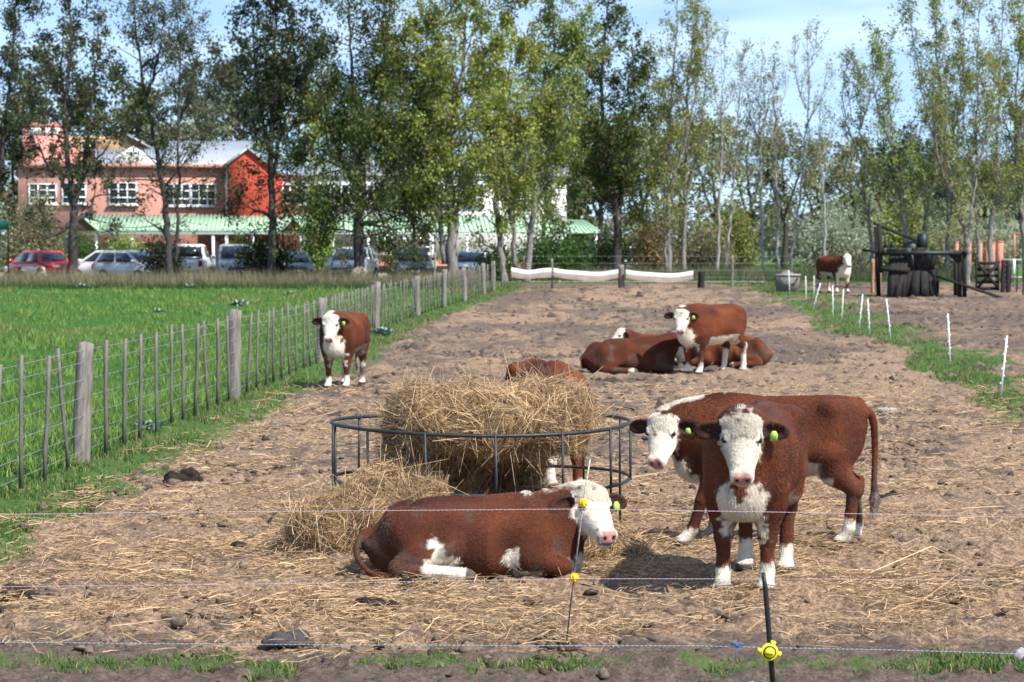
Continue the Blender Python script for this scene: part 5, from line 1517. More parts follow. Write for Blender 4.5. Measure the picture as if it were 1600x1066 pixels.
grow('poplar whose curved grey trunk stands behind the crossed gate', (1548, 420), [[(1548, 424), (1548, 370), (1550, 330), (1558, 310), (1560, 240), (1562, 150), (1566, 60), (1568, -30)], [(1552, 318), (1580, 260), (1598, 190), (1612, 120)], [(1530, 424), (1528, 340), (1526, 270), (1514, 180), (1510, 90)]],
     112, .15, 'poplar', m_bark_g, 322, 13500, .13, .25, 2.1, (22, 48), .5, 18, 5, .28, .08, GP)
grow('poplar half cut by the right edge of the photo', (1602, 420), [[(1602, 424), (1598, 340), (1590, 250), (1588, 150), (1594, 60), (1598, -30)], [(1594, 300), (1616, 220), (1628, 130)], [(1590, 250), (1572, 190), (1566, 130)]],
     113, .14, 'poplar_g', m_bark_g, 323, 13000, .135, .2, 2.1, (24, 50), .5, 18, 5, .28, .06, GP)
grow('leafy young tree hiding the right end of the white building', (852, 416), [[(852, 416), (850, 360), (854, 300), (858, 240), (862, 196)], [(851, 350), (876, 300), (890, 250)], [(851, 340), (828, 295), (818, 250)], [(854, 310), (842, 260), (838, 215)]],
     127, .12, 'poplar_g', m_bark_g, 340, 11000, .15, .1, 2.4, (35, 70), .3, 22, 5, .34, .0, GT)
grow('dense green young tree before the middle of the white building', (645, 414), [[(645, 414), (646, 360), (642, 310), (646, 260), (648, 225)], [(645, 350), (668, 310), (676, 270)], [(645, 345), (620, 310), (612, 270)]],
     122, .12, 'deep', m_bark_d, 341, 9000, .15, .1, 2.3, (35, 70), .3, 22, 5, .34, .0, GT)
# undergrowth and shrubs
def shrub(label, cx, base, w, top, D, pal, n, size, seed, name='shrub', group='shrubs below the trees', stems=9, squash=1.0, bark=None):
    rg = np.random.default_rng(seed)
    f = at(cx, base, D); foot = Vector((f.x, D, terrain(f.x, D)))
    root = empty(name, foot, label, 'shrub', group)
    W = w * D / FPX / 2; H_ = max(.5, at(cx, top, D).z - foot.z)
    g = Geo(); S = []
    for k in range(stems * 4):
        a = rg.random() * 2 * PI; r_ = math.sqrt(rg.random()) * .9; zt_ = H_ * rg.uniform(.35, 1.0) * math.sqrt(max(.05, 1 - (r_ * .9) ** 2))
        tip = np.array([math.cos(a) * r_ * W, math.sin(a) * r_ * min(W, 1.8) * squash, zt_])
        b0 = np.array([tip[0] * .25, tip[1] * .25, -.05])
        mid = (b0 + tip) / 2 + rg.normal(0, .12, 3)
        g.tube([b0, mid, tip], [.03, .018, .006], 4, False)
        for u_ in rg.uniform(.25, 1.0, 5): S.append(b0 + (tip - b0) * u_ + rg.normal(0, .10, 3))
    g.build('stem', bark or m_bark_d, root)
    S = np.array(S); S[:, 2] = np.clip(S[:, 2], .05, None)
    k = rg.integers(len(S), size=n); tone = rg.normal(0, .18, len(S))
    C = S[k] + rg.normal(0, 1, (n, 3)) * np.array([W * .16 + .1, W * .12 + .1, H_ * .10 + .08])
    C[:, 2] = np.maximum(C[:, 2], .06)
    link('crown', leaves_mesh('crown', C, size, pal, rg, .2, tone[k]), root)
    return root
shrub('bright green bush behind the canvas covers', 868, 425, 130, 342, 118, 'bush', 7500, .16, 401)
shrub('dark round bush under the straight gum by the red wall', 416, 408, 100, 342, 108.5, 'gum2', 5200, .15, 402)
shrub('dark bush under the slender gum pair', 256, 410, 70, 342, 109, 'gum2', 3200, .15, 403)
shrub('olive bush spreading over the left end of the car park', 52, 400, 120, 290, 119.5, 'olive', 8000, .16, 404)
shrub('dark scrub below the forked dark green tree', 940, 425, 110, 350, 122, 'deep', 5200, .17, 405)
shrub('rusty brown scrub beside the straight poplar', 1020, 425, 90, 325, 124, 'rust', 4600, .17, 406)
shrub('low brownish scrub under the white stemmed poplars', 1100, 425, 110, 335, 126, 'olive', 5200, .17, 407)
shrub('yellow bush behind the pair of grey stems', 1150, 420, 80, 300, 134, 'poplar', 5200, .18, 408)
shrub('silvery grey green shrub behind the far red cow', 1310, 412, 150, 300, 132, 'silver', 10500, .15, 409)
shrub('leafless grey thicket left of the black frame', 1330, 420, 110, 372, 124, 'olive', 900, .12, 410, stems=26)
shrub('dark yellow green bush behind the hopper', 1400, 420, 120, 285, 140, 'poplar', 7500, .18, 411)
shrub('brown scrub behind the salmon pillars', 1500, 420, 190, 340, 148, 'olive', 8000, .2, 412)
shrub('lime coloured weeping bush in front of the white building', 496, 400, 60, 205, 122, 'lime', 6000, .15, 413)
shrub('green hedge bush below the porch near the red hatchback', 120, 405, 110, 352, 121, 'bush', 4200, .16, 414)
shrub('trimmed bright hedge bush behind the white pickup', 196, 405, 70, 360, 121.5, 'lime', 2600, .16, 415)
shrub('green hedge bush behind the silver pickup', 380, 408, 70, 362, 122, 'bush', 2800, .16, 416)
shrub('low weedy bush right of the pale willow, beside the fence end', 776, 418, 70, 372, 112, 'bush', 2600, .14, 417)
# distant trees that close the view behind the building and beyond the yard
GD = 'distant trees closing the view'
dist = [(20, 150, 175, 'gum', 'distant grey green gum behind the pink tower'), (75, 55, 180, 'gum', 'round topped distant gum left of the forked gum'), (165, 100, 182, 'deep', 'distant tree over the white gable'), (215, 130, 190, 'distant', 'distant tree tinted hazy between the slender trunks'),
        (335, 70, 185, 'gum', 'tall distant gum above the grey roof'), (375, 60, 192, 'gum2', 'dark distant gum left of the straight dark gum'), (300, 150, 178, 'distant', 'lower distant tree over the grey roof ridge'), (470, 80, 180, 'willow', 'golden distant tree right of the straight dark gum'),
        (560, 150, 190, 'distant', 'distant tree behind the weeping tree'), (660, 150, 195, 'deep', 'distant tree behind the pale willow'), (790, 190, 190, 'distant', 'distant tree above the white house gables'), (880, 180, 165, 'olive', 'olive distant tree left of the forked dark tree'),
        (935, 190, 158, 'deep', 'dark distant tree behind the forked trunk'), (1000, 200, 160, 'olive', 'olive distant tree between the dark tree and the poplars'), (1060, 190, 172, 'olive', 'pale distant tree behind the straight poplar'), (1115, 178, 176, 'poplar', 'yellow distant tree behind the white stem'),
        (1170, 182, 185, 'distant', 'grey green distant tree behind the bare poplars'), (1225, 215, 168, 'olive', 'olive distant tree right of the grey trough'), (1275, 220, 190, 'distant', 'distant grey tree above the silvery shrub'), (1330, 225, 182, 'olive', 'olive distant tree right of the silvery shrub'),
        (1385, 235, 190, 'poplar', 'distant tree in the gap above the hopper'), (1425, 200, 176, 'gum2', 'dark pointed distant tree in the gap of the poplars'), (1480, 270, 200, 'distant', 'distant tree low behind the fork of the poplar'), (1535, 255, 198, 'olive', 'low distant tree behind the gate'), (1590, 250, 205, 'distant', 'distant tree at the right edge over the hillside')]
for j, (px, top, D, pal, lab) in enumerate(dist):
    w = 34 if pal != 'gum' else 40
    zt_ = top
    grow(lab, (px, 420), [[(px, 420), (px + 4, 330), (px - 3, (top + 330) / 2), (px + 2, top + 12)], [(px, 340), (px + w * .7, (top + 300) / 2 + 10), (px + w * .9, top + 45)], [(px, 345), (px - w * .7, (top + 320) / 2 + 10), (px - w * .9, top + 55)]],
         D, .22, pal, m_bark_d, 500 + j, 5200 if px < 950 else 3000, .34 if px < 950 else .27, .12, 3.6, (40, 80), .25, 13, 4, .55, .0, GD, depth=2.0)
# thistles: silvery rosettes in the pasture and by the fence
def thistle(label, px, py, wpx, seed):
    rg = np.random.default_rng(seed); p = ground_at(px, py); w = wpx * p.y / FPX
    n = 64
    az = rg.random(n) * 2 * PI; rr_ = w / 2 * rg.uniform(.45, 1.05, n); base = np.stack([rg.normal(0, w * .13, n), rg.normal(0, w * .10, n), np.zeros(n)], -1)
    D = np.stack([np.cos(az), np.sin(az), rg.uniform(.35, 1.5, n)], -1); D /= np.linalg.norm(D, axis=1)[:, None]
    V, Q = [], []
    for k in range(n):
        s = np.array([-math.sin(az[k]), math.cos(az[k]), 0]) * w * rg.uniform(.035, .06); Lk = rr_[k]
        m1 = base[k] + D[k] * Lk * .5; tip = base[k] + D[k] * Lk - np.array([0, 0, Lk * .25])
        i = len(V); V += [base[k] - s * .4, base[k] + s * .4, m1 + s, m1 - s, tip + s * .2, tip - s * .2]; Q += [[i, i + 1, i + 2, i + 3], [i + 3, i + 2, i + 4, i + 5]]
    o = link('thistle', mesh_np('thistle', np.array(V), np.array(Q), m_thistle), None, (p.x, p.y, p.z + .03))
    return tag(o, label, 'thistle', 'silvery thistles in the grass')
m_thistle = plain('thistle_leaf', (.20, .27, .22), .7, .25, var=.3, scale=10)
for a in (('large silvery thistle between the battens near the second thick post', 226, 676, 62, 1), ('silvery thistle at the foot of the fence behind the lone calf', 600, 524, 46, 2), ('thistle in the pasture straight above the first thick post', 128, 452, 30, 3),
          ('thistle in the pasture near the middle of the left side', 248, 493, 36, 4), ('widest thistle patch in the pasture, below the pickup', 372, 480, 42, 5), ('small thistle right of the widest patch', 452, 462, 22, 6), ('thistle close to the tall grass above the small one', 300, 452, 28, 7), ('thistle near the fence end below the grey car', 640, 484, 30, 8)):
    thistle(*a)
# ------------------------------------------------------------------ school buildings beyond the car park
def wall_mat(name, col, var=.14):
    m, nt, bs = new_mat(name, .9, .15)
    tc = nt.nodes.new('ShaderNodeTexCoord'); nz = nt.nodes.new('ShaderNodeTexNoise'); nz.inputs['Scale'].default_value = 1.1; nz.inputs['Detail'].default_value = 7
    br = nt.nodes.new('ShaderNodeTexBrick'); br.inputs['Scale'].default_value = 1.0; br.inputs['Brick Width'].default_value = .26; br.inputs['Row Height'].default_value = .08; br.inputs['Mortar Size'].default_value = .009
    br.inputs['Color1'].default_value = (1, 1, 1, 1); br.inputs['Color2'].default_value = (.82, .82, .82, 1); br.inputs['Mortar'].default_value = (1.1, 1.1, 1.1, 1)
    mp = nt.nodes.new('ShaderNodeMapping'); mp.inputs['Rotation'].default_value = (PI / 2, 0, 0)
    mr = nt.nodes.new('ShaderNodeMapRange'); mr.inputs['From Min'].default_value = .3; mr.inputs['From Max'].default_value = .7; mr.inputs['To Min'].default_value = 1 - var; mr.inputs['To Max'].default_value = 1 + var
    hs = nt.nodes.new('ShaderNodeHueSaturation'); mx = nt.nodes.new('ShaderNodeMix'); mx.data_type = 'RGBA'; mx.blend_type = 'MULTIPLY'; mx.inputs['Factor'].default_value = .8
    mx.inputs['A'].default_value = col + (1,)
    L = nt.links.new
    L(tc.outputs['Object'], nz.inputs['Vector']); L(tc.outputs['Object'], mp.inputs['Vector']); L(mp.outputs['Vector'], br.inputs['Vector']); L(br.outputs['Color'], mx.inputs['B'])
    L(nz.outputs['Fac'], mr.inputs['Value']); L(mr.outputs['Result'], hs.inputs['Value']); L(mx.outputs['Result'], hs.inputs['Color']); L(hs.outputs['Color'], bs.inputs['Base Color'])
    return m
m_brick = wall_mat('salmon_brick', (.50, .25, .195)); m_pink = plain('pink_render', (.62, .27, .22), .9, .15, var=.12, scale=.8); m_redw = plain('red_render', (.40, .060, .036), .85, .2, var=.1, scale=.8)
m_och = plain('ochre_render', (.46, .34, .18), .9, .15, var=.15, scale=.8); m_whitew = plain('white_render', (.74, .73, .70), .85, .2, var=.08, scale=.8)
m_greenroof = plain('pale_green_sheet', (.37, .54, .37), .5, .4, var=.1, scale=1.0); m_greyroof = plain('grey_sheet_roof', (.40, .43, .47), .45, .4, .2, var=.1, scale=1.0)
m_brownw = plain('brown_gable_board', (.075, .045, .030), .85, .2, var=.3)
m_glass = plain('window_glass', (.018, .022, .026), .08, .6, var=.2, scale=.6); m_frame = plain('white_frame', (.78, .78, .78), .5, .35, var=.05)
YB = 150.0; ZB = .40
def W(px, py, Y=YB): return at(px, py, Y)
def block(name, x0, x1, ytop, mat, parent, Y0=YB, depth=10, ybot=None):
    A, B = W(x0, ytop, Y0), W(x1, ytop, Y0); zb_ = ZB - .1 if ybot is None else W(x0, ybot, Y0).z
    g = Geo(); g.box(((A.x + B.x) / 2 - parent.location.x, Y0 + depth / 2 - parent.location.y, (A.z + zb_) / 2 - parent.location.z), (B.x - A.x, depth, A.z - zb_))
    return g.build(name, mat, parent)
def window(x0, x1, y0, y1, nx, rows, parent, Y=YB, proud=.06, frame_w=.09):
    A, B = W(x0, y1, Y), W(x1, y0, Y); w, h = B.x - A.x, B.z - A.z
    c = Vector(((A.x + B.x) / 2, Y - proud, A.z)) - Vector(parent.location)
    g = Geo()
    for k in range(nx + 1): g.box((-w / 2 + w * k / nx, 0, h / 2), (frame_w, .10, h + frame_w))
    for r in rows: g.box((0, -.008, h * r), (w, .09, frame_w))
    f = g.build('window', m_frame, parent, False, c)
    rr_ = sorted(rows)
    for k in range(nx):
        for r0_, r1_ in zip(rr_[:-1], rr_[1:]):
            g = Geo(); g.box((-w / 2 + w * (k + .5) / nx, .03, h * (r0_ + r1_) / 2), (w / nx - frame_w, .03, h * (r1_ - r0_) - frame_w)); g.build('pane', m_glass, f)
    g = Geo(); g.box((0, -.05, -.09), (w + .25, .22, .09)); g.build('sill', m_whitew, f)
    return f
def gable(name, pts, mat, parent, Y, thick=.3):
    g = Geo(); g.poly([W(a, b_, Y) - Vector(parent.location) for a, b_ in pts], (0, thick, 0)); return g.build(name, mat, parent)
def sheet_roof(name, corners, parent, mat, ribs=24, rib_h=.05, rib_w=.10, thick=.12):
    """corrugated sheet between four corners (eave left, eave right, ridge right, ridge left)"""
    a, b_, c, d = [Vector(q) - Vector(parent.location) for q in corners]
    n_ = (b_ - a).cross(d - a).normalized()
    if n_.z < 0: n_ = -n_
    g = Geo(); g.poly([a, b_, c, d], -n_ * thick)
    for k in range(ribs + 1):
        t = k / ribs
        p0, p1 = a.lerp(b_, t) + n_ * rib_h * .5, d.lerp(c, t) + n_ * rib_h * .5
        R = Matrix(((p1 - p0).normalized().cross(n_).normalized(), n_, (p0 - p1).normalized())).transposed()
        g.box((p0 + p1) / 2, (rib_w, rib_h, (p1 - p0).length), R)
    return g.build(name, mat, parent)

bb = empty('brick_building', (W(190, 400).x, YB, ZB), 'two storey salmon brick school building with white framed windows', 'building')
block('wall', 28, 356, 259, m_brick, bb)
window(171, 213, 286, 319, 3, (0, .30, .68, 1), bb); window(259, 297, 288, 321, 3, (0, .30, .68, 1), bb); window(299, 337, 288, 321, 3, (0, .30, .68, 1), bb); window(98, 134, 286, 318, 3, (0, .30, .68, 1), bb)
window(46, 88, 288, 318, 3, (0, .30, .68, 1), bb)
g = Geo(); A, B = W(28, 259.5), W(356, 259.5); g.box(((A.x + B.x) / 2 - bb.location.x, -.12, A.z - ZB), (B.x - A.x, .5, .22)); g.build('cornice', m_brick, bb)
gable('white_gable', [(160, 258), (207, 228), (252, 258)], m_whitew, bb, YB - .05, .6)
sheet_roof('roof', (W(252, 258, YB + .3), W(372, 258, YB + .3), W(400, 221, YB + 6), W(262, 221, YB + 6)), bb, m_greyroof, 30)
sheet_roof('roof', (W(150, 259, YB + .6), W(255, 259, YB + .6), W(255, 234, YB + 6), W(150, 234, YB + 6)), bb, m_greyroof, 22)
g = Geo(); p0, p1 = W(354.5, 255, YB - .15) - bb.location, W(354.5, 335, YB - .15) - bb.location; g.tube([p0, p1], .07, 8); g.build('downpipe', m_frame, bb)
ob = empty('ochre_block', (W(170, 400, 158).x, 158, ZB), 'ochre upper block with a sloping roof edge, behind the brick building', 'building')
block('wall', 100, 200, 213, m_och, ob, 158, 7)
gable('gable', [(150, 262), (150, 218), (196, 208), (262, 254), (262, 262)], m_och, ob, 157.4, .5)
sheet_roof('roof', (W(238, 231, 157.0), W(194, 206.5, 157.0), W(194, 206.5, 166), W(238, 231, 166)), ob, m_greyroof, 10)
sheet_roof('roof', (W(275, 252, 157.0), W(238, 231, 157.0), W(238, 231, 166), W(275, 252, 166)), ob, m_greyroof, 8)
window(128, 166, 222, 234, 3, (0, 1), ob, 158)
tb = empty('pink_tower', (W(68, 400, 153).x, 153, ZB), 'square pink tower with an open frame on top at the left', 'building')
block('wall', 35, 101, 212, m_pink, tb, 153, 4.5)
for x0, x1 in ((35, 43), (64, 69), (94, 101)): block('pillar', x0, x1, 199, m_pink, tb, 153.02, .4, 212.2)
block('top_beam', 34, 102, 192, m_pink, tb, 152.96, .6, 199.1); block('back_wall', 38, 98, 200, m_whitew, tb, 157, .3, 212.2)
rb = empty('red_gabled_wing', (W(390, 400, 148).x, 148, ZB), 'bright red gabled wing joined to the right end of the brick building', 'building')
gable('wall', [(357, 415), (357, 252), (387, 230.5), (437, 268), (437, 415)], m_redw, rb, 148, .4)
block('side_wall', 358, 436, 272, m_redw, rb, 148.4, 11)
sheet_roof('roof', (W(440, 270, 147.8), W(387, 229.5, 147.8), W(387, 229.5, 160), W(440, 270, 160)), rb, m_greyroof, 14)
sheet_roof('roof', (W(387, 229.5, 147.8), W(352, 256, 147.8), W(352, 256, 160), W(387, 229.5, 160)), rb, m_greyroof, 14)
wb = empty('white_building', (W(640, 400).x, YB, ZB), 'long white two storey building behind the weeping tree and the pale willow', 'building')
block('wall', 438, 885, 273, m_whitew, wb, YB + .2, 9)
for x0 in (442, 482, 522, 562, 602, 642, 682, 722): window(x0, x0 + 34, 289, 318, 3, (0, .3, 1), wb, YB + .2)
gable('gable', [(716, 273), (746, 247), (778, 273)], m_whitew, wb, YB + .1, .6); gable('gable', [(784, 273), (824, 257), (866, 273)], m_whitew, wb, YB + .1, .6)
sheet_roof('roof', (W(436, 273, YB), W(887, 273, YB), W(887, 258, YB + 5), W(436, 258, YB + 5)), wb, m_greyroof, 60)
block('plinth', 437, 886, 409, m_brick, wb, YB + .05, .2)
for x0 in (470, 590, 650): window(x0, x0 + 22, 368, 396, 2, (0, .35, 1), wb, YB + .2)
# porch with a pale green sheet roof
pr = empty('porch', (W(530, 400, 145).x, 145, ZB), 'long porch with pale green sheet roof, white posts and brown gables', 'porch')
sheet_roof('roof', (W(128, 360, 144), W(870, 361, 144), W(860, 337, 148.2), W(140, 336, 148.2)), pr, m_greenroof, 110, .06, .09)
sheet_roof('roof', (W(862, 363, 143.8), W(937, 362, 143.8), W(912, 345, 147.5), W(868, 344, 147.5)), pr, m_greenroof, 12, .06, .09)
for a, b_, c in (((100, 361), (128, 336), (156, 361)), ((437, 361), (458, 337), (480, 361))):
    gable('gable', [a, b_, c], m_brownw, pr, 143.4, .2)
    for p_, q_ in ((a, b_), (b_, c)):
        P_, Q_ = W(p_[0], p_[1], 143.2), W(q_[0], q_[1], 143.2)
        sheet_roof('gable_roof', (P_, Q_, Q_ + Vector((0, 3.2, 0)), P_ + Vector((0, 3.2, 0))), pr, m_greenroof, 6, .05, .08)
g = Geo(); A, B = W(130, 361.5, 144), W(872, 361.5, 144); g.box(((A.x + B.x) / 2 - pr.location.x, -.9, A.z - ZB - .12), (B.x - A.x, .12, .16)); g.build('gutter_beam', m_frame, pr)
for px in (150, 206, 262, 333, 354, 395, 475, 498, 505, 520, 576, 632, 676, 730, 790, 850, 931):
    c = W(px, 361, 144.2); g = Geo(); g.box((c.x - pr.location.x, -.8, (c.z - ZB) / 2), (.17, .17, c.z - ZB)); g.box((c.x - pr.location.x, -.8, .12), (.26, .26, .24)); g.build('column', m_frame, pr)
c = W(5, 352, 112); bd = empty('green_board', (c.x, 112, terrain(0, 112)), 'small green notice board at the far left edge above the grass', 'sign')
g = Geo(); g.box((0, 0, c.z - bd.location.z), (.55, .05, .42)); g.build('panel', plain('green_paint', (.03, .20, .12), .5, .3, var=.1), bd)
for dx in (-.22, .22): g = Geo(); g.box((dx, .05, (c.z - bd.location.z) / 2 + .1), (.05, .05, c.z - bd.location.z + .2)); g.build('leg', m_grey_wood, bd)

# ------------------------------------------------------------------ parked cars
m_tyre = plain('tyre', (.014, .014, .015), .9, .2, var=.2); m_rim = plain('alloy_rim', (.42, .43, .45), .3, .5, .7, var=.1); m_cglass = plain('car_glass', (.020, .028, .034), .05, .7, var=.1)
m_lamp = plain('headlamp_glass', (.62, .64, .66), .1, .6, var=.1); m_tail = plain('tail_lamp', (.45, .015, .012), .2, .5, var=.1); m_trim = plain('black_trim', (.016, .016, .017), .6, .3, var=.2); m_plate = plain('number_plate', (.70, .70, .68), .5, .3, var=.05)
def car(label, px, D, yaw, paint, kind='suv', cat='car'):
    x = (px - CX) / FPX * D
    root = empty('parked_car' if kind != 'pickup' else 'parked_pickup', (x, D, terrain(x, D) - .02), label, cat, 'vehicles parked before the school', math.radians(yaw))
    m, nt, bs = new_mat('paint', .28, .5); bs.inputs['Base Color'].default_value = paint + (1,); bs.inputs['Coat Weight'].default_value = .6; bs.inputs['Coat Roughness'].default_value = .08
    P = {'suv': dict(L=4.45, w=.90, belt=1.02, top=1.66, hood=.98, cab=(-2.08, 1.02), roof=(-1.75, .30), tailz=1.02), 'hatch': dict(L=4.0, w=.86, belt=.92, top=1.50, hood=.88, cab=(-1.90, 1.10), roof=(-1.45, .25), tailz=.95),
         'sedan': dict(L=4.5, w=.88, belt=.93, top=1.46, hood=.90, cab=(-1.60, 1.05), roof=(-.95, .15), tailz=1.0), 'pickup': dict(L=5.2, w=.93, belt=1.10, top=1.80, hood=1.10, cab=(-.75, 1.25), roof=(-.62, .60), tailz=1.10)}[kind]
    h = P['L'] / 2; w = P['w']; belt = P['belt']
    st_ = [(-h, .80, .42, P['tailz'] - .18), (-h + .06, .93, .34, P['tailz'] - .04), (-h + .35, 1.0, .27, P['tailz']), (-h + 1.0, 1.0, .24, belt), (0, 1.0, .22, belt), (P['cab'][1] - .1, 1.0, .22, belt), (P['cab'][1] + .2, .99, .24, belt - .03),
           (h - .45, .965, .27, P['hood'] - .10), (h - .12, .90, .34, P['hood'] - .22), (h, .78, .42, P['hood'] - .36)]
    V = []
    for (sx, k, zb_, zt_) in st_:
        ww = w * k
        prof = [(0, zb_), (.80 * ww, zb_), (.97 * ww, zb_ + .10), (ww, zb_ + (zt_ - zb_) * .50), (.975 * ww, zt_ - .10), (.90 * ww, zt_ - .015), (.70 * ww, zt_ + .012), (0, zt_ + .03)]
        V += [(sx, yy, zz) for yy, zz in prof] + [(sx, -yy, zz) for yy, zz in prof[-2:0:-1]]
    n_ = 14; i = np.arange(len(V)).reshape(-1, n_)
    F = np.stack([i[:-1], np.roll(i[:-1], -1, 1), np.roll(i[1:], -1, 1), i[1:]], -1).reshape(-1, 4)
    g = Geo(); g.add(V, F)
    for e in (0, len(st_) - 1):
        k0 = e * n_; c_ = np.mean(V[k0:k0 + n_], 0); g.add(list(map(tuple, V[k0:k0 + n_])) + [tuple(c_)], [[a, (a + 1) % n_, n_] if e else [(a + 1) % n_, a, n_] for a in range(n_)])
    # cabin: pillars and roof as a closed frustum
    c0, c1 = P['cab']; r0, r1 = P['roof']; wt = w * .74; wb_ = w * .93; T = P['top']
    g.add([(c0, wb_, belt - .02), (c1, wb_, belt - .02), (c1, -wb_, belt - .02), (c0, -wb_, belt - .02), (r0, wt, T - .05), (r1, wt, T - .05), (r1, -wt, T - .05), (r0, -wt, T - .05), (r0 + .12, wt * .86, T), (r1 - .12, wt * .86, T), (r1 - .12, -wt * .86, T), (r0 + .12, -wt * .86, T)],
          [[0, 1, 5, 4], [2, 3, 7, 6], [1, 2, 6, 5], [3, 0, 4, 7], [4, 5, 9, 8], [6, 7, 11, 10], [5, 6, 10, 9], [7, 4, 8, 11], [8, 9, 10, 11]])
    g.build('body', m, root, False)
    def quad_panel(name, c4, mat, off=.012, parent=root):
        c4 = [Vector(q) for q in c4]; nn = (c4[1] - c4[0]).cross(c4[3] - c4[0]).normalized()
        ctr = sum(c4, Vector()) / 4
        if nn.dot(ctr - Vector(((r0 + r1) / 2, 0, belt + .2))) < 0: nn = -nn
        gg = Geo(); gg.poly([q + nn * .003 for q in c4], nn * off); return gg.build(name, mat, parent)
    bl = lambda a, b_, t: Vector(a).lerp(Vector(b_), t)
    F0, F1, F2, F3 = (c1, wb_, belt), (c1, -wb_, belt), (r1, -wt, T - .05), (r1, wt, T - .05)
    quad_panel('windscreen', [bl(bl(F0, F1, .06), bl(F3, F2, .06), .05), bl(bl(F0, F1, .94), bl(F3, F2, .94), .05), bl(bl(F0, F1, .94), bl(F3, F2, .94), .92), bl(bl(F0, F1, .06), bl(F3, F2, .06), .92)], m_cglass)
    R0, R1, R2, R3 = (c0, wb_, belt), (c0, -wb_, belt), (r0, -wt, T - .05), (r0, wt, T - .05)
    quad_panel('rear_window', [bl(bl(R0, R1, .09), bl(R3, R2, .09), .14), bl(bl(R0, R1, .91), bl(R3, R2, .91), .14), bl(bl(R0, R1, .91), bl(R3, R2, .91), .88), bl(bl(R0, R1, .09), bl(R3, R2, .09), .88)], m_cglass)
    for s in (1, -1):
        S0, S1, S2, S3 = (c0, s * wb_, belt), (c1, s * wb_, belt), (r1, s * wt, T - .05), (r0, s * wt, T - .05)
        spans = ((.08, .47), (.52, .92)) if kind != 'pickup' else ((.08, .45), (.52, .93))
        if kind == 'suv': spans = ((.07, .26), (.29, .57), (.60, .92))
        for a, b_ in spans:
            quad_panel('side_window', [bl(bl(S0, S1, a), bl(S3, S2, a), .10), bl(bl(S0, S1, b_), bl(S3, S2, b_), .10), bl(bl(S0, S1, b_), bl(S3, S2, b_), .90), bl(bl(S0, S1, a), bl(S3, S2, a), .90)], m_cglass)
        gg = Geo(); gg.box((c1 - .22, s * (w + .10), belt + .08), (.10, .20, .15)); gg.build('mirror', m, root)
        gg = Geo(); gg.box((h - .13, s * w * .68, P['hood'] - .24), (.20, .34, .15)); gg.build('headlight', m_lamp, root)
        gg = Geo(); gg.box((-h + .07, s * w * .80, P['tailz'] - .22), (.14, .20, .30)); gg.build('tail_light', m_tail, root)
        for wx in (-h + .85, h - .88):
            M_ = Matrix.Rotation(PI / 2, 3, 'X'); R_ = .345 if kind in ('suv', 'pickup') else .31
            gg = Geo(); gg.lathe([(R_ * .62, -.11), (R_ * .93, -.11), (R_, -.08), (R_, .08), (R_ * .93, .11), (R_ * .62, .11)], 20, (0, 0, 0), M_); wh = gg.build('wheel', m_tyre, root, False, (wx, s * (w - .075), R_))
            gg = Geo(); gg.lathe([(0, -.09), (R_ * .2, -.115), (R_ * .62, -.10), (R_ * .62, .10), (R_ * .2, .115), (0, .09)], 16, (0, 0, 0), M_); gg.build('rim', m_rim, wh)
    gg = Geo(); gg.box((h - .03, 0, .62), (.10, w * 1.0, .17)); gg.box((h - .04, 0, .42), (.12, w * 1.35, .12)); gg.build('grille', m_trim, root)
    gg = Geo(); gg.box((h + .025, 0, .52), (.02, .42, .12)); gg.build('number_plate', m_plate, root)
    gg = Geo(); gg.box((-h - .01, 0, .50), (.10, w * 1.55, .16)); gg.build('rear_bumper', m_trim if kind != 'hatch' else m, root)
    gg = Geo(); gg.box((-h - .02, 0, .74), (.03, .42, .12)); gg.build('number_plate', m_plate, root)
    if kind == 'suv':
        for s in (1, -1): gg = Geo(); gg.tube([(r0 + .15, s * wt * .86, T + .02), (r0 + .4, s * wt * .86, T + .06), (r1 - .5, s * wt * .86, T + .06), (r1 - .2, s * wt * .86, T + .02)], .022, 6); gg.build('roof_rail', m_trim, root)
    if kind == 'pickup':
        gg = Geo(); gg.box((-1.62, 0, P['tailz'] + .035), (1.66, w * 1.55, .03)); gg.build('bed_cover', m_trim, root)
        for s in (1, -1): gg = Geo(); gg.tube([(-.95, s * w * .70, P['tailz']), (-.85, s * w * .66, T - .08)], .03, 6); gg.build('roll_bar', m_trim, root)
    return root
DCAR = 114.0
RED_P, WHITE_P, SILVER, GREYP, DARKB, DGREY = (.50, .018, .022), (.76, .77, .78), (.40, .43, .47), (.20, .22, .25), (.050, .065, .10), (.085, .095, .11)
car('red hatchback seen from behind at the left end of the row', 58, DCAR, 128, RED_P, 'hatch')
car('white family car pointing left, beside the grey one', 166, DCAR + .8, 160, WHITE_P, 'hatch')
car('silver grey hatchback in front of the white family car', 209, DCAR - 1.6, -35, SILVER, 'hatch')
car('dark saloon deep between the grey hatchback and the white pickup', 246, DCAR + 4, -75, DGREY, 'sedan')
car('white pickup seen from behind between the slim trunks', 297, DCAR + .5, 92, WHITE_P, 'pickup', 'pickup')
car('silver pickup facing the camera with dark grille', 367, DCAR, -80, SILVER, 'pickup', 'pickup')
car('dark blue saloon right of the straight dark trunk', 457, DCAR + .5, -78, DARKB, 'sedan')
car('silver white car behind the trunk of the weeping tree', 549, DCAR, -100, (.52, .55, .60), 'suv')
car('dark grey off road car under the pale willow', 643, DCAR, -82, DGREY, 'suv')
car('white car right of the pale willow trunks', 739, DCAR + 1, -96, WHITE_P, 'sedan')
car('white van like car far back behind the forked dark green tree', 988, 130, -112, WHITE_P, 'suv')
car('dark car behind the bright green bush', 905, 131, -95, DARKB, 'hatch')
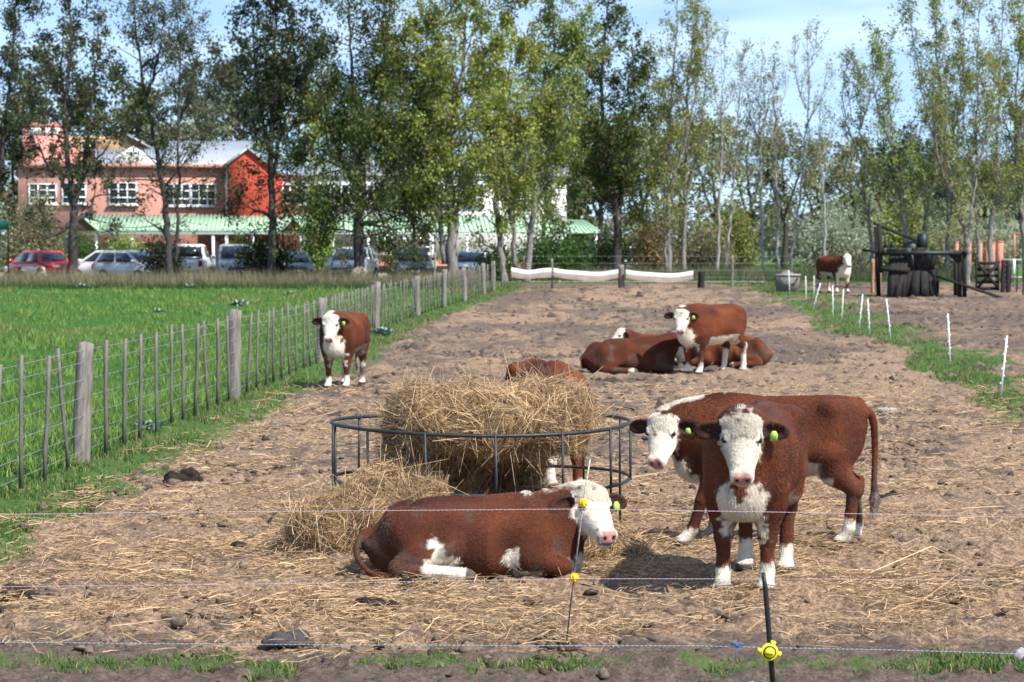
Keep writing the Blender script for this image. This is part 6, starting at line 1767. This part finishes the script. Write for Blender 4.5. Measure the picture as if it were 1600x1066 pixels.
# a cow's back in the long grass at the far left
# thin grey posts along the car park edge
for k, (px, lab) in enumerate(((101, 'slim grey pole beside the forked gum tree'), (339, 'slim grey pole before the silver pickup'), (681, 'slim pale pole right of the dark grey car'), (406, 'short grey pole left of the straight dark trunk'))):
    f = at(px, 415, 109.5); h = at(px, (370, 378, 366, 390)[k], 109.5).z - terrain(0, 109.5)
    o = link('pole', post_mesh('pole', h, .055, m_stone, 90 + k, 8), None, (f.x, 109.5, terrain(0, 109.5))); tag(o, lab, 'pole', 'poles along the car park edge')
# gravel road, car park and the hillside on the right
def sheet(name, pts, mat, z=.012):
    P = np.array([(p[0], p[1], terrain(p[0], p[1]) + z) for p in pts]); n_ = len(P) // 2
    i = np.arange(len(P)).reshape(2, n_)
    F = np.stack([i[0, :-1], i[0, 1:], i[1, 1:], i[1, :-1]], -1)
    return tag(link(name, mesh_np(name, P, F, mat, True)), kind='structure')
m_gravel = plain('pale_gravel', (.40, .36, .31), .95, .1, var=.25, scale=3, bump=.3)
xs = np.linspace(-45, 12, 20)
sheet('car_park', [(a, 110.5) for a in xs] + [(a, 142.0) for a in xs], m_gravel, .03)
xs = np.linspace(14, 60, 24)
sheet('gravel_road', [(a, 123.5 - (a - 14) * .16) for a in xs] + [(a, 129.0 - (a - 14) * .10) for a in xs], m_gravel, .03)
hx = np.linspace(-70, 160, 60); hy = np.linspace(205, 420, 24)
HX, HYY = np.meshgrid(hx, hy)
HZ = 14 * smooth(205, 330, HYY) * smooth(30, 75, HX) * (.8 + .4 * fbm2(HX * .03, HYY * .03, 3, 7)) + .3
m_hill = plain('hill_grass', (.16, .19, .085), .95, .1, var=.5, scale=.12)
i = np.arange(HX.size).reshape(HX.shape)
tag(link('hill', mesh_np('hill', np.stack([HX, HYY, HZ], -1).reshape(-1, 3), np.stack([i[:-1, :-1], i[:-1, 1:], i[1:, 1:], i[1:, :-1]], -1).reshape(-1, 4), m_hill, True)), kind='structure')
# far woodland that reads as one mass: foliage and stems between the distant trees
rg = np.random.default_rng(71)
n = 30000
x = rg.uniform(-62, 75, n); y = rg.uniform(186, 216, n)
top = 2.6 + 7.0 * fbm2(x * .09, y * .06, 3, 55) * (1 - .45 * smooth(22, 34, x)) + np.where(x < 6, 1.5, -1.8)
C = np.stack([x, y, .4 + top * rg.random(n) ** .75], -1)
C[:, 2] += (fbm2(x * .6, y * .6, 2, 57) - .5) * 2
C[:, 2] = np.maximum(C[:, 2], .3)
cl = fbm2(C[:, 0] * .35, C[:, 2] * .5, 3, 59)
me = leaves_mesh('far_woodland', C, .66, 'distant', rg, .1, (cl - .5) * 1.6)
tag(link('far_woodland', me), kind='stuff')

# ------------------------------------------------------------------ the cattle, near to far
def lying_legs(far_hind=True):
    """brisket on the ground: fore legs folded under, hind legs brought forward; +y is the animal's left"""
    out = []
    for s in (1, -1):   # fore: elbow by the chest, knee forward on the ground, cannon tucked back
        out.append([(.42, s * .19, .22, .11), (.36, s * .23, .13, .09), (.60, s * .24, .065, .055), (.57, s * .235, .055, .045), (.40, s * .20, .045, .042), (.33, s * .185, .04, .042), (.29, s * .18, .035, .042)])
    for s in (1, -1):   # hind: stifle up by the flank, hock back on the ground, cannon forward
        out.append([(-.42, s * .19, .30, .15), (-.17, s * .29, .22, .105), (-.46, s * .34, .07, .062), (-.38, s * .37, .06, .050), (-.14, s * .43, .05, .043), (-.07, s * .44, .045, .042), (-.03, s * .445, .04, .045)])
    return out

pa = ground_at(1163, 926); pa2 = ground_at(1215, 898)
cow_front = make_cow('fluffy red calf standing head on with two white forefeet, nearest of the herd', 1.545, 15.0, -103, 1.03,
    head_yaw=9, head_pitch=64, poll=(.80, .02, 1.065), legs=stand_legs(((0, -.01), (.03, .0)), ((.05, 0), (-.04, .0)), .135), fat=1.04,
    vox=.0115, hairs=95000, socks=(.17, .13, .15, .17), brisket=.155, br_dz=-.05, br_notch=.09, belly=.4, crest=0, tag_ears=(1,), group='red and white cattle in the yard', seed=3, hair_len=1.25, head_k=.80)
cow_side = make_cow('red calf standing side on behind the nearest calf, head turned to the camera', 1.88, 17.0, 180, .97,
    head_yaw=66, head_pitch=58, poll=(.82, .10, .935), legs=stand_legs(((.24, .03), (.0, 0)), ((.03, 0), (-.10, .0)), .15), fat=.98,
    vox=.0125, hairs=80000, socks=(.12, .12, .17, .12), brisket=.13, belly=.9, crest=1.2, tag_ears=(1, ), group='red and white cattle in the yard', seed=21)
ltail = [(-.66, -.05, .28), (-.715, -.12, .24), (-.73, -.21, .15), (-.67, -.31, .07), (-.59, -.38, .03), (-.52, -.42, .03)]
cow_lying = make_cow('red and white calf lying in the straw in front of the hay feeder', -.28, 15.45, 2, 1.0,
    head_yaw=-66, head_pitch=40, poll=(.78, -.06, .53), legs=lying_legs(), drop=.50, flat=.84, fat=1.04,
    vox=.0115, hairs=90000, socks=(.20, .20, .27, .27), brisket=.13, belly=0, crest=2.1, tag_ears=(1,), tail=ltail, tail_white=0, dark=.30, head_k=.84,
    spots=((-.24, -.30, .21, .06), (-.19, -.33, .15, .07), (.28, -.27, .14, .055), (-.13, -.31, .10, .07)), group='red and white cattle in the yard', seed=40)
p = ground_at(530, 606)
make_cow('small red calf with white chest standing alone by the batten fence', p.x + .06, p.y + .3, -100, 1.03,
    head_yaw=4, head_pitch=62, poll=(.82, .0, 1.05), fat=1.08, legs=stand_legs(spread=.135), vox=.014, hairs=24000, socks=(.17, .15, .33, .36), brisket=.17, belly=.3, tag_ears=(1,),
    group='red and white cattle in the yard', seed=55)
p = ground_at(1110, 584)
make_cow('red and white calf standing over two lying cattle in the middle of the yard', p.x + .03, p.y + .2, 226, 1.05,
    head_yaw=34, head_pitch=58, poll=(.80, .05, 1.0), fat=1.12, vox=.014, hairs=24000, socks=(.17, .15, .42, .34), brisket=.165, belly=1.0, tag_ears=(1,),
    legs=stand_legs(((.04, 0), (-.03, 0)), ((-.08, 0), (.05, 0))), group='red and white cattle in the yard', seed=66, hair_len=1.2)
p = ground_at(985, 583)
make_cow('dark red cow lying broadside with its head turned away from the camera', p.x - .05, p.y + .2, 14, 1.12,
    head_yaw=20, head_pitch=62, poll=(.80, .10, .50), legs=lying_legs(), drop=.50, flat=.86, fat=1.12, vox=.016, hairs=16000, socks=(.02, .02, .05, .05), brisket=.12, crest=0,
    tag_ears=(), tail=[(-.64, .0, .26), (-.68, .08, .2), (-.66, .15, .12), (-.60, .22, .05)], tail_white=0, group='red and white cattle in the yard', seed=77, dark=.6)
p = ground_at(1060, 573)
make_cow('red calf lying farthest back in the yard group, white poll raised above the dark cow', p.x - .12, p.y + .9, 168, 1.0,
    head_yaw=38, head_pitch=35, poll=(.84, -.02, .58), legs=lying_legs(), drop=.50, flat=.86, fat=1.0, vox=.016, hairs=12000, socks=(.02, .02, .1, .1), brisket=.12, crest=1.1,
    tag_ears=(), tail=[(-.64, .0, .26), (-.68, .08, .2), (-.66, .15, .12), (-.60, .22, .05)], tail_white=0, group='red and white cattle in the yard', seed=88)
p = ground_at(1140, 573)
make_cow('red calf lying behind the standing one, only its rounded rump showing', p.x + .02, p.y + .15, 176, 1.08,
    head_yaw=20, head_pitch=60, poll=(.76, -.02, .42), legs=lying_legs(), drop=.50, flat=.84, fat=1.06, vox=.016, hairs=14000, socks=(.02, .02, .02, .02), brisket=.0, crest=0,
    tag_ears=(), tail=[(-.64, .0, .26), (-.68, -.08, .2), (-.66, -.15, .12), (-.60, -.22, .05)], tail_white=0, group='red and white cattle in the yard', seed=91)
make_cow('red calf behind the feeder with its head down in the hay', 0.30, 20.25, -78, 1.05,
    head_yaw=-48, head_pitch=72, poll=(.88, -.16, .70), fat=1.02, vox=.013, hairs=20000, socks=(.15, .15, .15, .15), brisket=.12, crest=0, tag_ears=(1,), group='red and white cattle in the yard', seed=99)
p = ground_at(1303, 457)
make_cow('heavy red cow with a white face standing far off by the grey trough', p.x, p.y, -64, 1.33,
    head_yaw=-12, head_pitch=52, poll=(.80, -.08, 1.10), fat=1.28, vox=.022, hairs=0, socks=(.05, .12, .42, .40), brisket=.26, belly=.8, tag_ears=(), legs=stand_legs(spread=.19), group='red and white cattle in the yard', seed=111, dark=.45)
f = at(34, 418, 108.5)
make_cow('red and white cow lying in the long grass before the red hatchback', f.x, 108.3, 8, 1.15,
    head_yaw=-10, head_pitch=60, poll=(.86, 0, .62), legs=lying_legs(), drop=.42, flat=1.0, fat=1.0, vox=.024, hairs=0, socks=(.1, .1, .1, .1), brisket=.25, crest=1.5, tag_ears=(), tail_white=0, group='red and white cattle in the yard', seed=123, spots=((.35, 0, .55, .35),))
